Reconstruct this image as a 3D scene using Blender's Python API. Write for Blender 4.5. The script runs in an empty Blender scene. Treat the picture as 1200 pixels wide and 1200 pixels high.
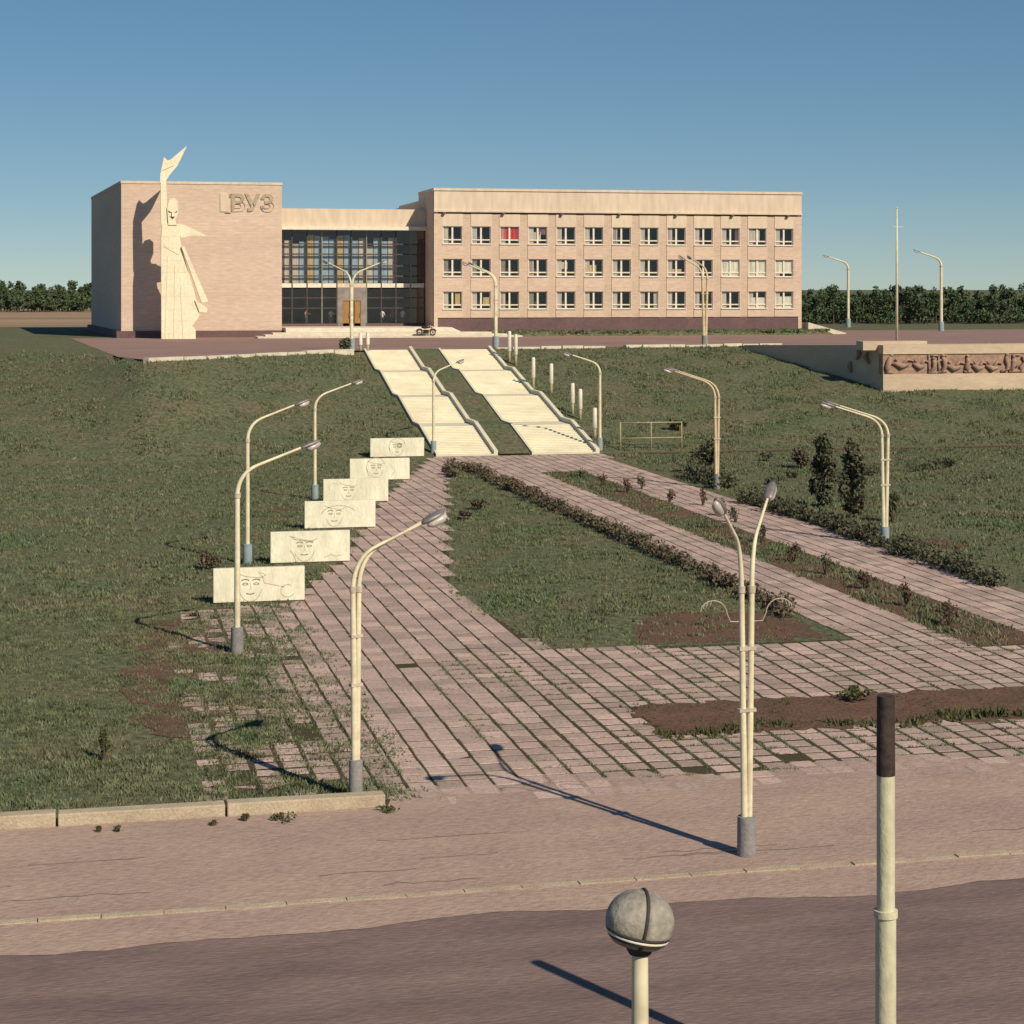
import bpy, bmesh, math, random
import numpy as np
from mathutils import Vector, Matrix

R = math.radians
random.seed(7)
rng = np.random.default_rng(11)
scene = bpy.context.scene
C = scene.collection

# ------------------------------------------------------------------ camera
FPX, HOR, CAMH = 2250.0, 338.0, 10.0          # focal length and horizon in pixels of the 1200 px photograph
YAW = R(12.65)
cd = bpy.data.cameras.new("camera")
cam = bpy.data.objects.new("camera", cd)
C.objects.link(cam)
cam.location = (0, 0, CAMH)
cam.rotation_euler = (R(90), 0, -YAW)
cd.sensor_width = 36.0
cd.lens = 36.0 * FPX / 1200.0
cd.shift_y = -(600.0 - HOR) / 1200.0
cd.clip_start, cd.clip_end = 0.5, 9000
scene.camera = cam

# ------------------------------------------------------------------ sky, sun, exposure
SUN_AZ, SUN_EL = 25.0, 37.0                     # azimuth to the right of straight behind the viewer of the facade
world = bpy.data.worlds.new("World")
scene.world = world
world.use_nodes = True
wn = world.node_tree
sky = wn.nodes.new("ShaderNodeTexSky")
sky.sky_type = 'NISHITA'
sky.sun_disc = False
sky.sun_elevation = R(SUN_EL)
sky.sun_rotation = R(180 - SUN_AZ)
sky.altitude = 3500
sky.air_density = 1.0
sky.dust_density = 0.0
sky.ozone_density = 5.0
hs = wn.nodes.new("ShaderNodeHueSaturation")
hs.inputs['Saturation'].default_value = 1.3
gm = wn.nodes.new('ShaderNodeGamma')
gm.inputs['Gamma'].default_value = 0.62
wn.links.new(sky.outputs[0], gm.inputs['Color'])
wn.links.new(gm.outputs[0], hs.inputs['Color'])
tint = wn.nodes.new("ShaderNodeMix"); tint.data_type = 'RGBA'; tint.blend_type = 'MULTIPLY'
tint.inputs['Factor'].default_value = 1.0
tint.inputs['B'].default_value = (0.98, 1.04, 0.98, 1)
wn.links.new(hs.outputs[0], tint.inputs['A'])
wn.links.new(tint.outputs['Result'], wn.nodes['Background'].inputs[0])
wn.nodes['Background'].inputs[1].default_value = 0.135
sd = bpy.data.lights.new("sun", 'SUN')
sun = bpy.data.objects.new("sun", sd)
C.objects.link(sun)
sd.energy = 5.0
sd.angle = R(0.5)
sd.color = (1.0, 0.86, 0.64)
a = R(SUN_AZ)
to_sun = Vector((math.sin(a) * math.cos(R(SUN_EL)), -math.cos(a) * math.cos(R(SUN_EL)), math.sin(R(SUN_EL))))
sun.rotation_euler = to_sun.to_track_quat('Z', 'Y').to_euler()
sun.location = (0, 0, 60)
vs = scene.view_settings
vs.view_transform = 'Standard'
vs.look = 'None'
vs.exposure = 0.0
vs.gamma = 1.0

# ------------------------------------------------------------------ geometry of the place
SA, CA = math.sin(YAW), math.cos(YAW)
def ray(px, py):
    r = (px - 600.0) / FPX
    return Vector((SA + r * CA, CA - r * SA, (HOR - py) / FPX))
def on_z(px, py, z=0.0):
    d = ray(px, py)
    t = (z - CAMH) / d.z
    return Vector((d.x * t, d.y * t, z))
def on_v(px, py, v):
    d = ray(px, py)
    t = v / d.y
    return Vector((d.x * t, v, CAMH + d.z * t))

PLAT = 5.2                                      # level of the upper terrace
FOOT = 112.5                                    # foot of the bank
_eu = [-200, -12, 2.0, 3.6, 14, 21, 32, 54, 400]
_ev = [190, 172, 140, 130, 140, 147, 149, 153, 156]
def v_edge(u):
    return np.interp(u, _eu, _ev)
VB, VT = 112.3, 147.6                           # foot and head of the stairway
def stair_profile():
    """(v, z) break points from foot to top: run, landing, run ..."""
    land = 2.7
    run = (VT - VB - 3 * land) / 4
    pts = [(VB, 0.0)]
    v, z = VB, 0.0
    for k in range(4):
        v += run; z += PLAT / 4
        pts.append((v, z))
        if k < 3:
            v += land
            pts.append((v, z))
    return pts
prof = stair_profile()
def stair_z(v):
    return np.interp(v, [p[0] for p in prof], [p[1] for p in prof])
def height(u, v, sink=True):
    e = v_edge(u)
    t = np.clip((v - FOOT) / (e - FOOT), 0, 1)
    h = PLAT * (t * 0.86 + 0.14 * t * t * (3 - 2 * t))
    s = 0.022 * (v - VB)
    near = np.clip(1 - np.maximum(np.maximum(20.5 + s - u, u - 30.85 - s), 0) / 3.0, 0, 1)
    near = near * near * (3 - 2 * near) * ((v > VB - 1) & (v < VT + 3))
    h = h * (1 - near) + near * (stair_z(v) - 0.02)
    inside = (u > 20.9 + s) & (u < 30.35 + s) & (v > VB + 0.8) & (v < VT - 0.2)
    return np.where(inside & sink, np.maximum(h - 0.5, -0.3), h)
def hit(px, py):
    d = ray(px, py)
    t = 20.0
    while t < 600:
        x, y, z = d.x * t, d.y * t, CAMH + d.z * t
        if z <= height(x, y):
            return Vector((x, y, float(height(x, y))))
        t += 0.05
    return Vector((x, y, z))

# ------------------------------------------------------------------ materials
MATS = {}
def mat(name, col, rough=0.85, var=0.15, scale=1.5, col2=None, bump=0.0, bscale=20.0, metal=0.0, spec=0.3,
        stretch=(1, 1, 1), detail=6.0, fine=0.0, fscale=30.0):
    m = bpy.data.materials.new(name)
    m.use_nodes = True
    nt = m.node_tree
    b = nt.nodes['Principled BSDF']
    b.inputs['Roughness'].default_value = rough
    b.inputs['Metallic'].default_value = metal
    b.inputs['Specular IOR Level'].default_value = spec
    geo = nt.nodes.new('ShaderNodeNewGeometry')
    mp = nt.nodes.new('ShaderNodeMapping')
    mp.inputs['Scale'].default_value = stretch
    nt.links.new(geo.outputs['Position'], mp.inputs[0])
    n = nt.nodes.new('ShaderNodeTexNoise')
    n.inputs['Scale'].default_value = scale
    n.inputs['Detail'].default_value = detail
    n.inputs['Roughness'].default_value = 0.6
    nt.links.new(mp.outputs[0], n.inputs['Vector'])
    ramp = nt.nodes.new('ShaderNodeMapRange')
    ramp.inputs['From Min'].default_value = 0.32
    ramp.inputs['From Max'].default_value = 0.68
    nt.links.new(n.outputs['Fac'], ramp.inputs['Value'])
    mx = nt.nodes.new('ShaderNodeMix')
    mx.data_type = 'RGBA'
    c2 = col2 if col2 else tuple(max(0, c * (1 - 2 * var)) for c in col)
    c1 = col if col2 else tuple(min(1, c * (1 + var)) for c in col)
    mx.inputs['A'].default_value = (*c1, 1)
    mx.inputs['B'].default_value = (*c2, 1)
    nt.links.new(ramp.outputs[0], mx.inputs['Factor'])
    out = mx.outputs['Result']
    if fine > 0:
        n3 = nt.nodes.new('ShaderNodeTexNoise')
        n3.inputs['Scale'].default_value = fscale
        n3.inputs['Detail'].default_value = 3
        nt.links.new(mp.outputs[0], n3.inputs['Vector'])
        mr = nt.nodes.new('ShaderNodeMapRange')
        mr.inputs['From Min'].default_value = 0.3
        mr.inputs['From Max'].default_value = 0.7
        mr.inputs['To Min'].default_value = 1 - fine
        mr.inputs['To Max'].default_value = 1 + fine
        nt.links.new(n3.outputs['Fac'], mr.inputs['Value'])
        mm = nt.nodes.new('ShaderNodeVectorMath')
        mm.operation = 'SCALE'
        nt.links.new(out, mm.inputs[0])
        nt.links.new(mr.outputs[0], mm.inputs['Scale'])
        out = mm.outputs[0]
    nt.links.new(out, b.inputs['Base Color'])
    if bump > 0:
        n2 = nt.nodes.new('ShaderNodeTexNoise')
        n2.inputs['Scale'].default_value = bscale
        n2.inputs['Detail'].default_value = 5
        nt.links.new(mp.outputs[0], n2.inputs['Vector'])
        bp = nt.nodes.new('ShaderNodeBump')
        bp.inputs['Strength'].default_value = bump
        bp.inputs['Distance'].default_value = 0.05
        nt.links.new(n2.outputs['Fac'], bp.inputs['Height'])
        nt.links.new(bp.outputs[0], b.inputs['Normal'])
    MATS[name] = m
    m['out_socket'] = 0
    return m

def add_courses(m, w, h, mortar=0.02, dark=0.75, tint=0.10):
    """thin stone courses on a facing too far away for single stones: colour and fine relief only"""
    nt = m.node_tree
    b = nt.nodes['Principled BSDF']
    src = b.inputs['Base Color'].links[0].from_socket
    geo = nt.nodes.new('ShaderNodeNewGeometry')
    sep = nt.nodes.new('ShaderNodeSeparateXYZ')
    nt.links.new(geo.outputs['Position'], sep.inputs[0])
    add = nt.nodes.new('ShaderNodeMath')
    nt.links.new(sep.outputs['X'], add.inputs[0])
    nt.links.new(sep.outputs['Y'], add.inputs[1])
    cmb = nt.nodes.new('ShaderNodeCombineXYZ')
    nt.links.new(add.outputs[0], cmb.inputs['X'])
    nt.links.new(sep.outputs['Z'], cmb.inputs['Y'])
    br = nt.nodes.new('ShaderNodeTexBrick')
    br.inputs['Scale'].default_value = 1
    br.inputs['Brick Width'].default_value = w
    br.inputs['Row Height'].default_value = h
    br.inputs['Mortar Size'].default_value = mortar
    br.inputs['Color1'].default_value = (1 + tint,) * 3 + (1,)
    br.inputs['Color2'].default_value = (1 - tint,) * 3 + (1,)
    br.inputs['Mortar'].default_value = (dark,) * 3 + (1,)
    nt.links.new(cmb.outputs[0], br.inputs['Vector'])
    ml = nt.nodes.new('ShaderNodeMix')
    ml.data_type = 'RGBA'
    ml.blend_type = 'MULTIPLY'
    ml.inputs['Factor'].default_value = 1
    nt.links.new(src, ml.inputs['A'])
    nt.links.new(br.outputs['Color'], ml.inputs['B'])
    nt.links.new(ml.outputs['Result'], b.inputs['Base Color'])

def add_cells(m, size, amount):
    """tone of each paving slab, by the slab it is"""
    nt = m.node_tree
    b = nt.nodes['Principled BSDF']
    src = b.inputs['Base Color'].links[0].from_socket
    geo = nt.nodes.new('ShaderNodeNewGeometry')
    dv = nt.nodes.new('ShaderNodeVectorMath'); dv.operation = 'MULTIPLY'
    dv.inputs[1].default_value = (1 / size, 1 / size, 0)
    fl = nt.nodes.new('ShaderNodeVectorMath'); fl.operation = 'FLOOR'
    wn_ = nt.nodes.new('ShaderNodeTexWhiteNoise')
    nt.links.new(geo.outputs['Position'], dv.inputs[0])
    nt.links.new(dv.outputs[0], fl.inputs[0])
    nt.links.new(fl.outputs[0], wn_.inputs['Vector'])
    mr = nt.nodes.new('ShaderNodeMapRange')
    mr.inputs['To Min'].default_value = 1 - amount
    mr.inputs['To Max'].default_value = 1 + amount * 0.7
    nt.links.new(wn_.outputs['Value'], mr.inputs['Value'])
    sc = nt.nodes.new('ShaderNodeVectorMath'); sc.operation = 'SCALE'
    nt.links.new(src, sc.inputs[0])
    nt.links.new(mr.outputs[0], sc.inputs['Scale'])
    nt.links.new(sc.outputs[0], b.inputs['Base Color'])

def glass(name, tint, amount):
    m = bpy.data.materials.new(name)
    m.use_nodes = True
    nt = m.node_tree
    for n in list(nt.nodes):
        nt.nodes.remove(n)
    o = nt.nodes.new('ShaderNodeOutputMaterial')
    tr = nt.nodes.new('ShaderNodeBsdfTransparent')
    tr.inputs[0].default_value = (*tint, 1)
    gl = nt.nodes.new('ShaderNodeBsdfGlossy')
    gl.inputs['Roughness'].default_value = 0.03
    fc = nt.nodes.new('ShaderNodeLayerWeight')               # Schlick reflectance, alike from both sides
    fc.inputs['Blend'].default_value = 0.5
    lw = nt.nodes.new('ShaderNodeMath'); lw.operation = 'POWER'
    lw.inputs[1].default_value = 5.0
    nt.links.new(fc.outputs['Facing'], lw.inputs[0])
    ma = nt.nodes.new('ShaderNodeMath'); ma.operation = 'ADD'
    ma.inputs[1].default_value = amount
    nt.links.new(lw.outputs[0], ma.inputs[0])
    mx = nt.nodes.new('ShaderNodeMixShader')
    nt.links.new(ma.outputs[0], mx.inputs[0])
    nt.links.new(tr.outputs[0], mx.inputs[1])
    nt.links.new(gl.outputs[0], mx.inputs[2])
    nt.links.new(mx.outputs[0], o.inputs[0])
    MATS[name] = m
    return m

def leafmat(name, c1, c2, rough=0.7):
    m = mat(name, c1, rough, scale=1.6, col2=c2, spec=0.15, fine=0.35, fscale=9.0)
    b = m.node_tree.nodes['Principled BSDF']
    return m

mat('grass', (0.092, 0.12, 0.064), 0.95, scale=0.22, col2=(0.142, 0.124, 0.08), fine=0.45, fscale=4.5, bump=0.8, bscale=7, spec=0.1)
mat('blades', (0.1, 0.145, 0.076), 0.85, scale=0.25, col2=(0.17, 0.158, 0.102), fine=0.5, fscale=2.2, spec=0.12)
mat('soil', (0.155, 0.088, 0.066), 0.95, scale=0.9, col2=(0.105, 0.07, 0.05), fine=0.3, fscale=12, bump=0.7, bscale=6, spec=0.1)
mat('joint', (0.075, 0.056, 0.036), 0.95, scale=0.6, col2=(0.055, 0.058, 0.028), fine=0.3, fscale=14, spec=0.1)
mat('paver', (0.5, 0.365, 0.325), 0.85, scale=0.6, col2=(0.37, 0.29, 0.262), fine=0.20, fscale=14, bump=0.25, bscale=30, spec=0.2)
add_cells(MATS['paver'], 0.58, 0.24)
mat('dust', (0.41, 0.3, 0.25), 0.92, scale=0.55, col2=(0.33, 0.24, 0.212), fine=0.14, fscale=9, bump=0.5, bscale=14, stretch=(0.6, 1, 1), spec=0.15)
mat('asphalt', (0.235, 0.165, 0.150), 0.85, scale=0.9, col2=(0.15, 0.105, 0.105), fine=0.16, fscale=16, bump=0.5, bscale=18, stretch=(0.3, 1, 1), spec=0.25)
mat('terrace', (0.30, 0.195, 0.172), 0.9, scale=0.25, col2=(0.24, 0.160, 0.150), fine=0.1, fscale=6, stretch=(0.5, 1, 1), spec=0.15)
mat('kerbstone', (0.47, 0.40, 0.30), 0.9, scale=2.2, col2=(0.36, 0.29, 0.22), fine=0.14, fscale=25, bump=0.4, bscale=22, spec=0.15)
mat('whitestone', (0.66, 0.60, 0.50), 0.9, scale=1.6, col2=(0.52, 0.46, 0.38), fine=0.10, fscale=12, bump=0.3, bscale=14, spec=0.15)
mat('stairstone', (0.72, 0.68, 0.53), 0.85, scale=0.5, col2=(0.6, 0.55, 0.43), fine=0.05, fscale=10, spec=0.2)
mat('panelstone', (0.80, 0.79, 0.64), 0.8, scale=2.4, col2=(0.64, 0.61, 0.48), fine=0.07, fscale=12, spec=0.2, stretch=(1, 1, 0.4), bump=0.3, bscale=14)
mat('engraved', (0.4, 0.37, 0.29), 0.9, scale=6, col2=(0.52, 0.48, 0.38))
mat('hall_stone', (0.6, 0.475, 0.385), 0.85, scale=0.18, col2=(0.55, 0.42, 0.35), fine=0.10, fscale=2.6, stretch=(0.5, 0.5, 2.2), spec=0.2)
add_courses(MATS['hall_stone'], 1.2, 0.30, 0.012, 0.88, 0.03)
mat('wing_stone', (0.6, 0.475, 0.375), 0.85, scale=0.20, col2=(0.545, 0.41, 0.335), fine=0.10, fscale=2.8, stretch=(0.5, 0.5, 2.0), spec=0.2)
add_courses(MATS['wing_stone'], 0.9, 0.24, 0.010, 0.88, 0.03)
mat('pier_stone', (0.56, 0.44, 0.345), 0.85, scale=0.3, col2=(0.5, 0.38, 0.305), fine=0.10, fscale=3, stretch=(0.6, 0.6, 2.0), spec=0.2)
add_courses(MATS['pier_stone'], 0.9, 0.24, 0.010, 0.88, 0.03)
mat('fascia', (0.63, 0.535, 0.42), 0.85, scale=0.25, col2=(0.57, 0.47, 0.375), fine=0.10, fscale=2.2, spec=0.2, stretch=(1, 1, 0.22))
mat('plinth', (0.155, 0.095, 0.098), 0.85, scale=0.4, col2=(0.12, 0.075, 0.08), fine=0.12, fscale=4)
mat('statue_stone', (0.8, 0.74, 0.56), 0.8, scale=0.6, col2=(0.72, 0.65, 0.49), fine=0.08, fscale=5, bump=0.3, bscale=6)
add_courses(MATS['statue_stone'], 1.5, 1.15, 0.015, 0.80, 0.03)
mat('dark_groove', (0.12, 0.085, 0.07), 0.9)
mat('white_paint', (0.74, 0.70, 0.60), 0.55, scale=4, col2=(0.62, 0.57, 0.48))
mat('frame_dark', (0.075, 0.060, 0.062), 0.5, scale=3)
mat('frame_green', (0.22, 0.22, 0.16), 0.5, scale=3)
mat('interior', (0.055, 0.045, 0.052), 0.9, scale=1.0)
mat('lobby_wall', (0.46, 0.38, 0.37), 0.9, scale=0.7)
mat('curtain_blue', (0.38, 0.50, 0.60), 0.9, scale=3, stretch=(4, 4, 0.2))
mat('curtain_pale', (0.62, 0.57, 0.50), 0.9, scale=3, stretch=(4, 4, 0.2))
mat('curtain_gold', (0.60, 0.46, 0.22), 0.9, scale=3, stretch=(4, 4, 0.2))
mat('curtain_plum', (0.22, 0.11, 0.14), 0.9, scale=3, stretch=(4, 4, 0.2))
mat('curtain_red', (0.60, 0.045, 0.04), 0.9, scale=3, stretch=(4, 4, 0.2))
mat('blind', (0.80, 0.80, 0.66), 0.9, scale=2, stretch=(5, 5, 0.3))
mat('door_wood', (0.36, 0.19, 0.055), 0.55, scale=2, col2=(0.26, 0.13, 0.04), stretch=(5, 5, 0.5))
mat('door_surround', (0.25, 0.22, 0.205), 0.8, scale=1.2)
mat('pole_paint', (0.72, 0.67, 0.49), 0.55, scale=2.2, col2=(0.56, 0.5, 0.35), fine=0.08, fscale=10, spec=0.35)
mat('pole_rust', (0.66, 0.54, 0.36), 0.7, scale=2.2, col2=(0.52, 0.4, 0.26), fine=0.1, fscale=10)
mat('sleeve', (0.26, 0.25, 0.25), 0.85, scale=3, col2=(0.19, 0.18, 0.185), fine=0.12, fscale=14, bump=0.3, bscale=18)
mat('sleeve_blue', (0.27, 0.33, 0.36), 0.8, scale=3, col2=(0.20, 0.25, 0.28), fine=0.1, fscale=12)
mat('lamp_grey', (0.24, 0.215, 0.215), 0.45, scale=5, metal=0.3)
mat('lamp_glass', (0.46, 0.42, 0.40), 0.25, scale=6, spec=0.5)
mat('bracket', (0.50, 0.44, 0.36), 0.6, scale=6)
mat('pipe_pale', (0.56, 0.56, 0.40), 0.75, scale=1.6, col2=(0.46, 0.44, 0.31), fine=0.12, fscale=9, stretch=(1, 1, 0.5), bump=0.2, bscale=20)
mat('pipe_tar', (0.028, 0.022, 0.024), 0.7, scale=2.5, col2=(0.055, 0.038, 0.034), fine=0.3, fscale=9, bump=0.3, bscale=12)
mat('cowl_metal', (0.36, 0.335, 0.29), 0.75, scale=5, col2=(0.20, 0.18, 0.165), fine=0.2, fscale=16, bump=0.3, bscale=16)
mat('cowl_seam', (0.05, 0.045, 0.04), 0.8)
leafmat('hedge_leaf', (0.085, 0.088, 0.052), (0.155, 0.110, 0.082))
leafmat('rose_leaf', (0.085, 0.060, 0.042), (0.145, 0.080, 0.062))
leafmat('dark_leaf', (0.066, 0.080, 0.050), (0.115, 0.108, 0.068))
leafmat('wood_leaf', (0.052, 0.090, 0.050), (0.100, 0.130, 0.066))
leafmat('weed_leaf', (0.050, 0.070, 0.026), (0.11, 0.10, 0.05))
mat('bark', (0.10, 0.075, 0.055), 0.95, scale=6)
mat('rail_paint', (0.34, 0.30, 0.18), 0.6, scale=3)
mat('relief', (0.38, 0.255, 0.195), 0.85, scale=2, col2=(0.24, 0.155, 0.125), fine=0.15, fscale=6)
mat('wall_stone', (0.55, 0.45, 0.34), 0.85, scale=0.5, col2=(0.47, 0.37, 0.28), fine=0.1, fscale=4, stretch=(0.6, 0.6, 2), spec=0.15)
mat('shirt', (0.72, 0.70, 0.66), 0.9)
mat('cloth_red', (0.40, 0.10, 0.09), 0.9)
mat('cloth_dark', (0.05, 0.05, 0.07), 0.9)
mat('cloth_tan', (0.40, 0.30, 0.20), 0.9)
mat('skin', (0.42, 0.25, 0.18), 0.7)
mat('hair', (0.045, 0.028, 0.02), 0.8)
mat('rubber', (0.022, 0.02, 0.02), 0.8)
mat('moto_paint', (0.16, 0.035, 0.03), 0.35, spec=0.5)
mat('chrome', (0.5, 0.48, 0.46), 0.25, metal=0.9)
mat('field', (0.36, 0.24, 0.165), 0.95, scale=0.05, col2=(0.20, 0.155, 0.085), stretch=(0.15, 1, 1))
mat('letter', (0.42, 0.35, 0.26), 0.9, scale=4)
glass('pane_glass', (0.88, 0.88, 0.88), 0.07)
glass('lobby_glass', (0.92, 0.93, 0.93), 0.07)

# ------------------------------------------------------------------ helpers
def link_mesh(name, verts, faces, m, parent=None, smooth=False):
    me = bpy.data.meshes.new(name)
    me.from_pydata([tuple(v) for v in verts], [], faces)
    me.update()
    if smooth:
        for p in me.polygons:
            p.use_smooth = True
    me.materials.append(MATS[m])
    o = bpy.data.objects.new(name, me)
    C.objects.link(o)
    if parent:
        o.parent = parent
    return o

class MB:
    def __init__(s):
        s.v, s.f = [], []
    def quad(s, a, b, c, d):
        i = len(s.v)
        s.v += [tuple(a), tuple(b), tuple(c), tuple(d)]
        s.f.append((i, i + 1, i + 2, i + 3))
        return s
    def box(s, x0, x1, y0, y1, z0, z1):
        i = len(s.v)
        s.v += [(x0, y0, z0), (x1, y0, z0), (x1, y1, z0), (x0, y1, z0), (x0, y0, z1), (x1, y0, z1), (x1, y1, z1), (x0, y1, z1)]
        s.f += [tuple(i + k for k in q) for q in ((3, 2, 1, 0), (4, 5, 6, 7), (0, 1, 5, 4), (1, 2, 6, 5), (2, 3, 7, 6), (3, 0, 4, 7))]
        return s
    def hexa(s, bottom, top):
        """prism from a bottom and a top ring of equal length (counter-clockwise from above)"""
        n = len(bottom)
        i = len(s.v)
        s.v += [tuple(p) for p in bottom] + [tuple(p) for p in top]
        s.f.append(tuple(i + k for k in reversed(range(n))))
        s.f.append(tuple(i + n + k for k in range(n)))
        for k in range(n):
            j = (k + 1) % n
            s.f.append((i + k, i + j, i + n + j, i + n + k))
        return s
    def slab_xz(s, pts, y0, y1):
        """outline in x,z (counter-clockwise seen from -y) given thickness along y"""
        n = len(pts)
        i = len(s.v)
        s.v += [(p[0], y0, p[1]) for p in pts] + [(p[0], y1, p[1]) for p in pts]
        s.f.append(tuple(i + k for k in range(n)))
        s.f.append(tuple(i + n + k for k in reversed(range(n))))
        for k in range(n):
            j = (k + 1) % n
            s.f.append((i + j, i + k, i + n + k, i + n + j))
        return s
    def tube(s, path, radii, seg=10, cap=True):
        path = [Vector(p) for p in path]
        if not isinstance(radii, (list, tuple)):
            radii = [radii] * len(path)
        i0 = len(s.v)
        prev = None
        for k, p in enumerate(path):
            t = (path[min(k + 1, len(path) - 1)] - path[max(k - 1, 0)]).normalized()
            if prev is None:
                ref = Vector((1, 0, 0)) if abs(t.x) < 0.9 else Vector((0, 1, 0))
                nx = (ref - t * ref.dot(t)).normalized()
            else:
                nx = (prev - t * prev.dot(t)).normalized()
            prev = nx
            ny = t.cross(nx)
            for q in range(seg):
                an = 2 * math.pi * q / seg
                s.v.append(tuple(p + nx * math.cos(an) * radii[k] + ny * math.sin(an) * radii[k]))
        for k in range(len(path) - 1):
            for q in range(seg):
                q2 = (q + 1) % seg
                s.f.append((i0 + k * seg + q, i0 + k * seg + q2, i0 + (k + 1) * seg + q2, i0 + (k + 1) * seg + q))
        if cap:
            s.f.append(tuple(i0 + q for q in reversed(range(seg))))
            s.f.append(tuple(i0 + (len(path) - 1) * seg + q for q in range(seg)))
        return s
    def build(s, name, m, parent=None, smooth=False):
        return link_mesh(name, s.v, s.f, m, parent, smooth)

def empty(name, loc, label, cat, group=None, rz=0.0):
    o = bpy.data.objects.new(name, None)
    C.objects.link(o)
    o.location = loc
    o.rotation_euler = (0, 0, rz)
    o.empty_display_size = 0.3
    return tag(o, label, cat, group)
def tag(o, label, cat, group=None):
    o['label'] = label
    o['category'] = cat
    if group:
        o['group'] = group
    return o
def kind(o, k):
    o['kind'] = k
    return o
def copy_tree(o, parent=None):
    c = o.copy()
    C.objects.link(c)
    c.parent = parent
    for ch in list(o.children):
        copy_tree(ch, c)
    return c
def smooth_by_angle(o, ang=40):
    me = o.data
    me.polygons.foreach_set('use_smooth', [True] * len(me.polygons))
    try:
        me.set_sharp_from_angle(angle=R(ang))
    except Exception:
        pass

def fast_mesh(name, V, F, m, parent=None):
    """V (n,3) array, F (k,3|4) index array"""
    V = np.ascontiguousarray(V, dtype=np.float32)
    F = np.ascontiguousarray(F, dtype=np.int32)
    k, w = F.shape
    me = bpy.data.meshes.new(name)
    me.vertices.add(len(V)); me.vertices.foreach_set('co', V.ravel())
    me.loops.add(k * w); me.loops.foreach_set('vertex_index', F.ravel())
    me.polygons.add(k)
    me.polygons.foreach_set('loop_start', np.arange(0, k * w, w, dtype=np.int32))
    me.polygons.foreach_set('loop_total', np.full(k, w, dtype=np.int32))
    me.update(calc_edges=True)
    me.polygons.foreach_set('use_smooth', np.zeros(k, dtype=bool))
    me.materials.append(MATS[m])
    o = bpy.data.objects.new(name, me)
    C.objects.link(o)
    if parent:
        o.parent = parent
    return o

def in_poly(x, y, poly):
    x = np.asarray(x); y = np.asarray(y)
    ins = np.zeros(x.shape, bool)
    n = len(poly)
    for i in range(n):
        x1, y1 = poly[i]; x2, y2 = poly[(i + 1) % n]
        c = ((y1 > y) != (y2 > y)) & (x < (x2 - x1) * (y - y1) / (y2 - y1 + 1e-12) + x1)
        ins ^= c
    return ins

def leaf_cloud(centers, radii, n, size, seed=0, zsq=1.0):
    """n leaf quads spread over ellipsoidal clumps -> V, F"""
    g = np.random.default_rng(seed)
    centers = np.asarray(centers, float); radii = np.asarray(radii, float)
    idx = g.integers(0, len(centers), n)
    d = g.normal(size=(n, 3)); d /= np.linalg.norm(d, axis=1)[:, None]
    rad = g.random(n) ** 0.45
    p = centers[idx] + d * rad[:, None] * radii[idx]
    a1 = g.normal(size=(n, 3)); a1 /= np.linalg.norm(a1, axis=1)[:, None]
    a2 = np.cross(a1, g.normal(size=(n, 3))); a2 /= np.linalg.norm(a2, axis=1)[:, None]
    s = size * (0.6 + 0.8 * g.random(n))[:, None]
    V = np.stack([p - a1 * s, p + a2 * s * 0.55, p + a1 * s, p - a2 * s * 0.55], 1).reshape(-1, 3)
    F = np.arange(4 * n).reshape(-1, 4)
    return V, F

# ------------------------------------------------------------------ SETTING: ground sheet out to the horizon
us = np.concatenate([np.linspace(-3000, -80, 14), np.arange(-75, 18, 1.5), np.arange(18, 35, 0.2), np.arange(35.3, 135, 1.5), np.linspace(140, 3500, 14)])
vs_ = np.concatenate([np.linspace(-60, 18, 6), np.arange(20, 110, 1.5), np.arange(110.5, 152, 0.5), np.arange(153, 240, 1.5), np.linspace(245, 5500, 22)])
U, Vv = np.meshgrid(us, vs_)
Hh = height(U, Vv)
band = (Vv > 60) & (Vv < 140)
Hh = Hh + np.where(((U < 16) | (U > 35)) & (Vv > FOOT + 2) & (Vv < v_edge(U) - 2), 0.10 * np.sin(U * 0.9 + 2 * np.sin(Vv * 0.33)) * np.sin(Vv * 0.71 + U * 0.2), 0)
nu, nv = len(us), len(vs_)
ii = np.arange(nv * nu).reshape(nv, nu)
F = np.stack([ii[:-1, :-1], ii[:-1, 1:], ii[1:, 1:], ii[1:, :-1]], -1).reshape(-1, 4)
ground = fast_mesh('ground', np.stack([U, Vv, Hh], -1).reshape(-1, 3), F, 'grass')
ground.data.polygons.foreach_set('use_smooth', [True] * len(ground.data.polygons))
kind(ground, 'structure')

def sheet(name, pts, z, m, k='structure'):
    v = [(p[0], p[1], z) for p in pts]
    o = link_mesh(name, v, [tuple(range(len(v)))], m)
    return kind(o, k)

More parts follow.
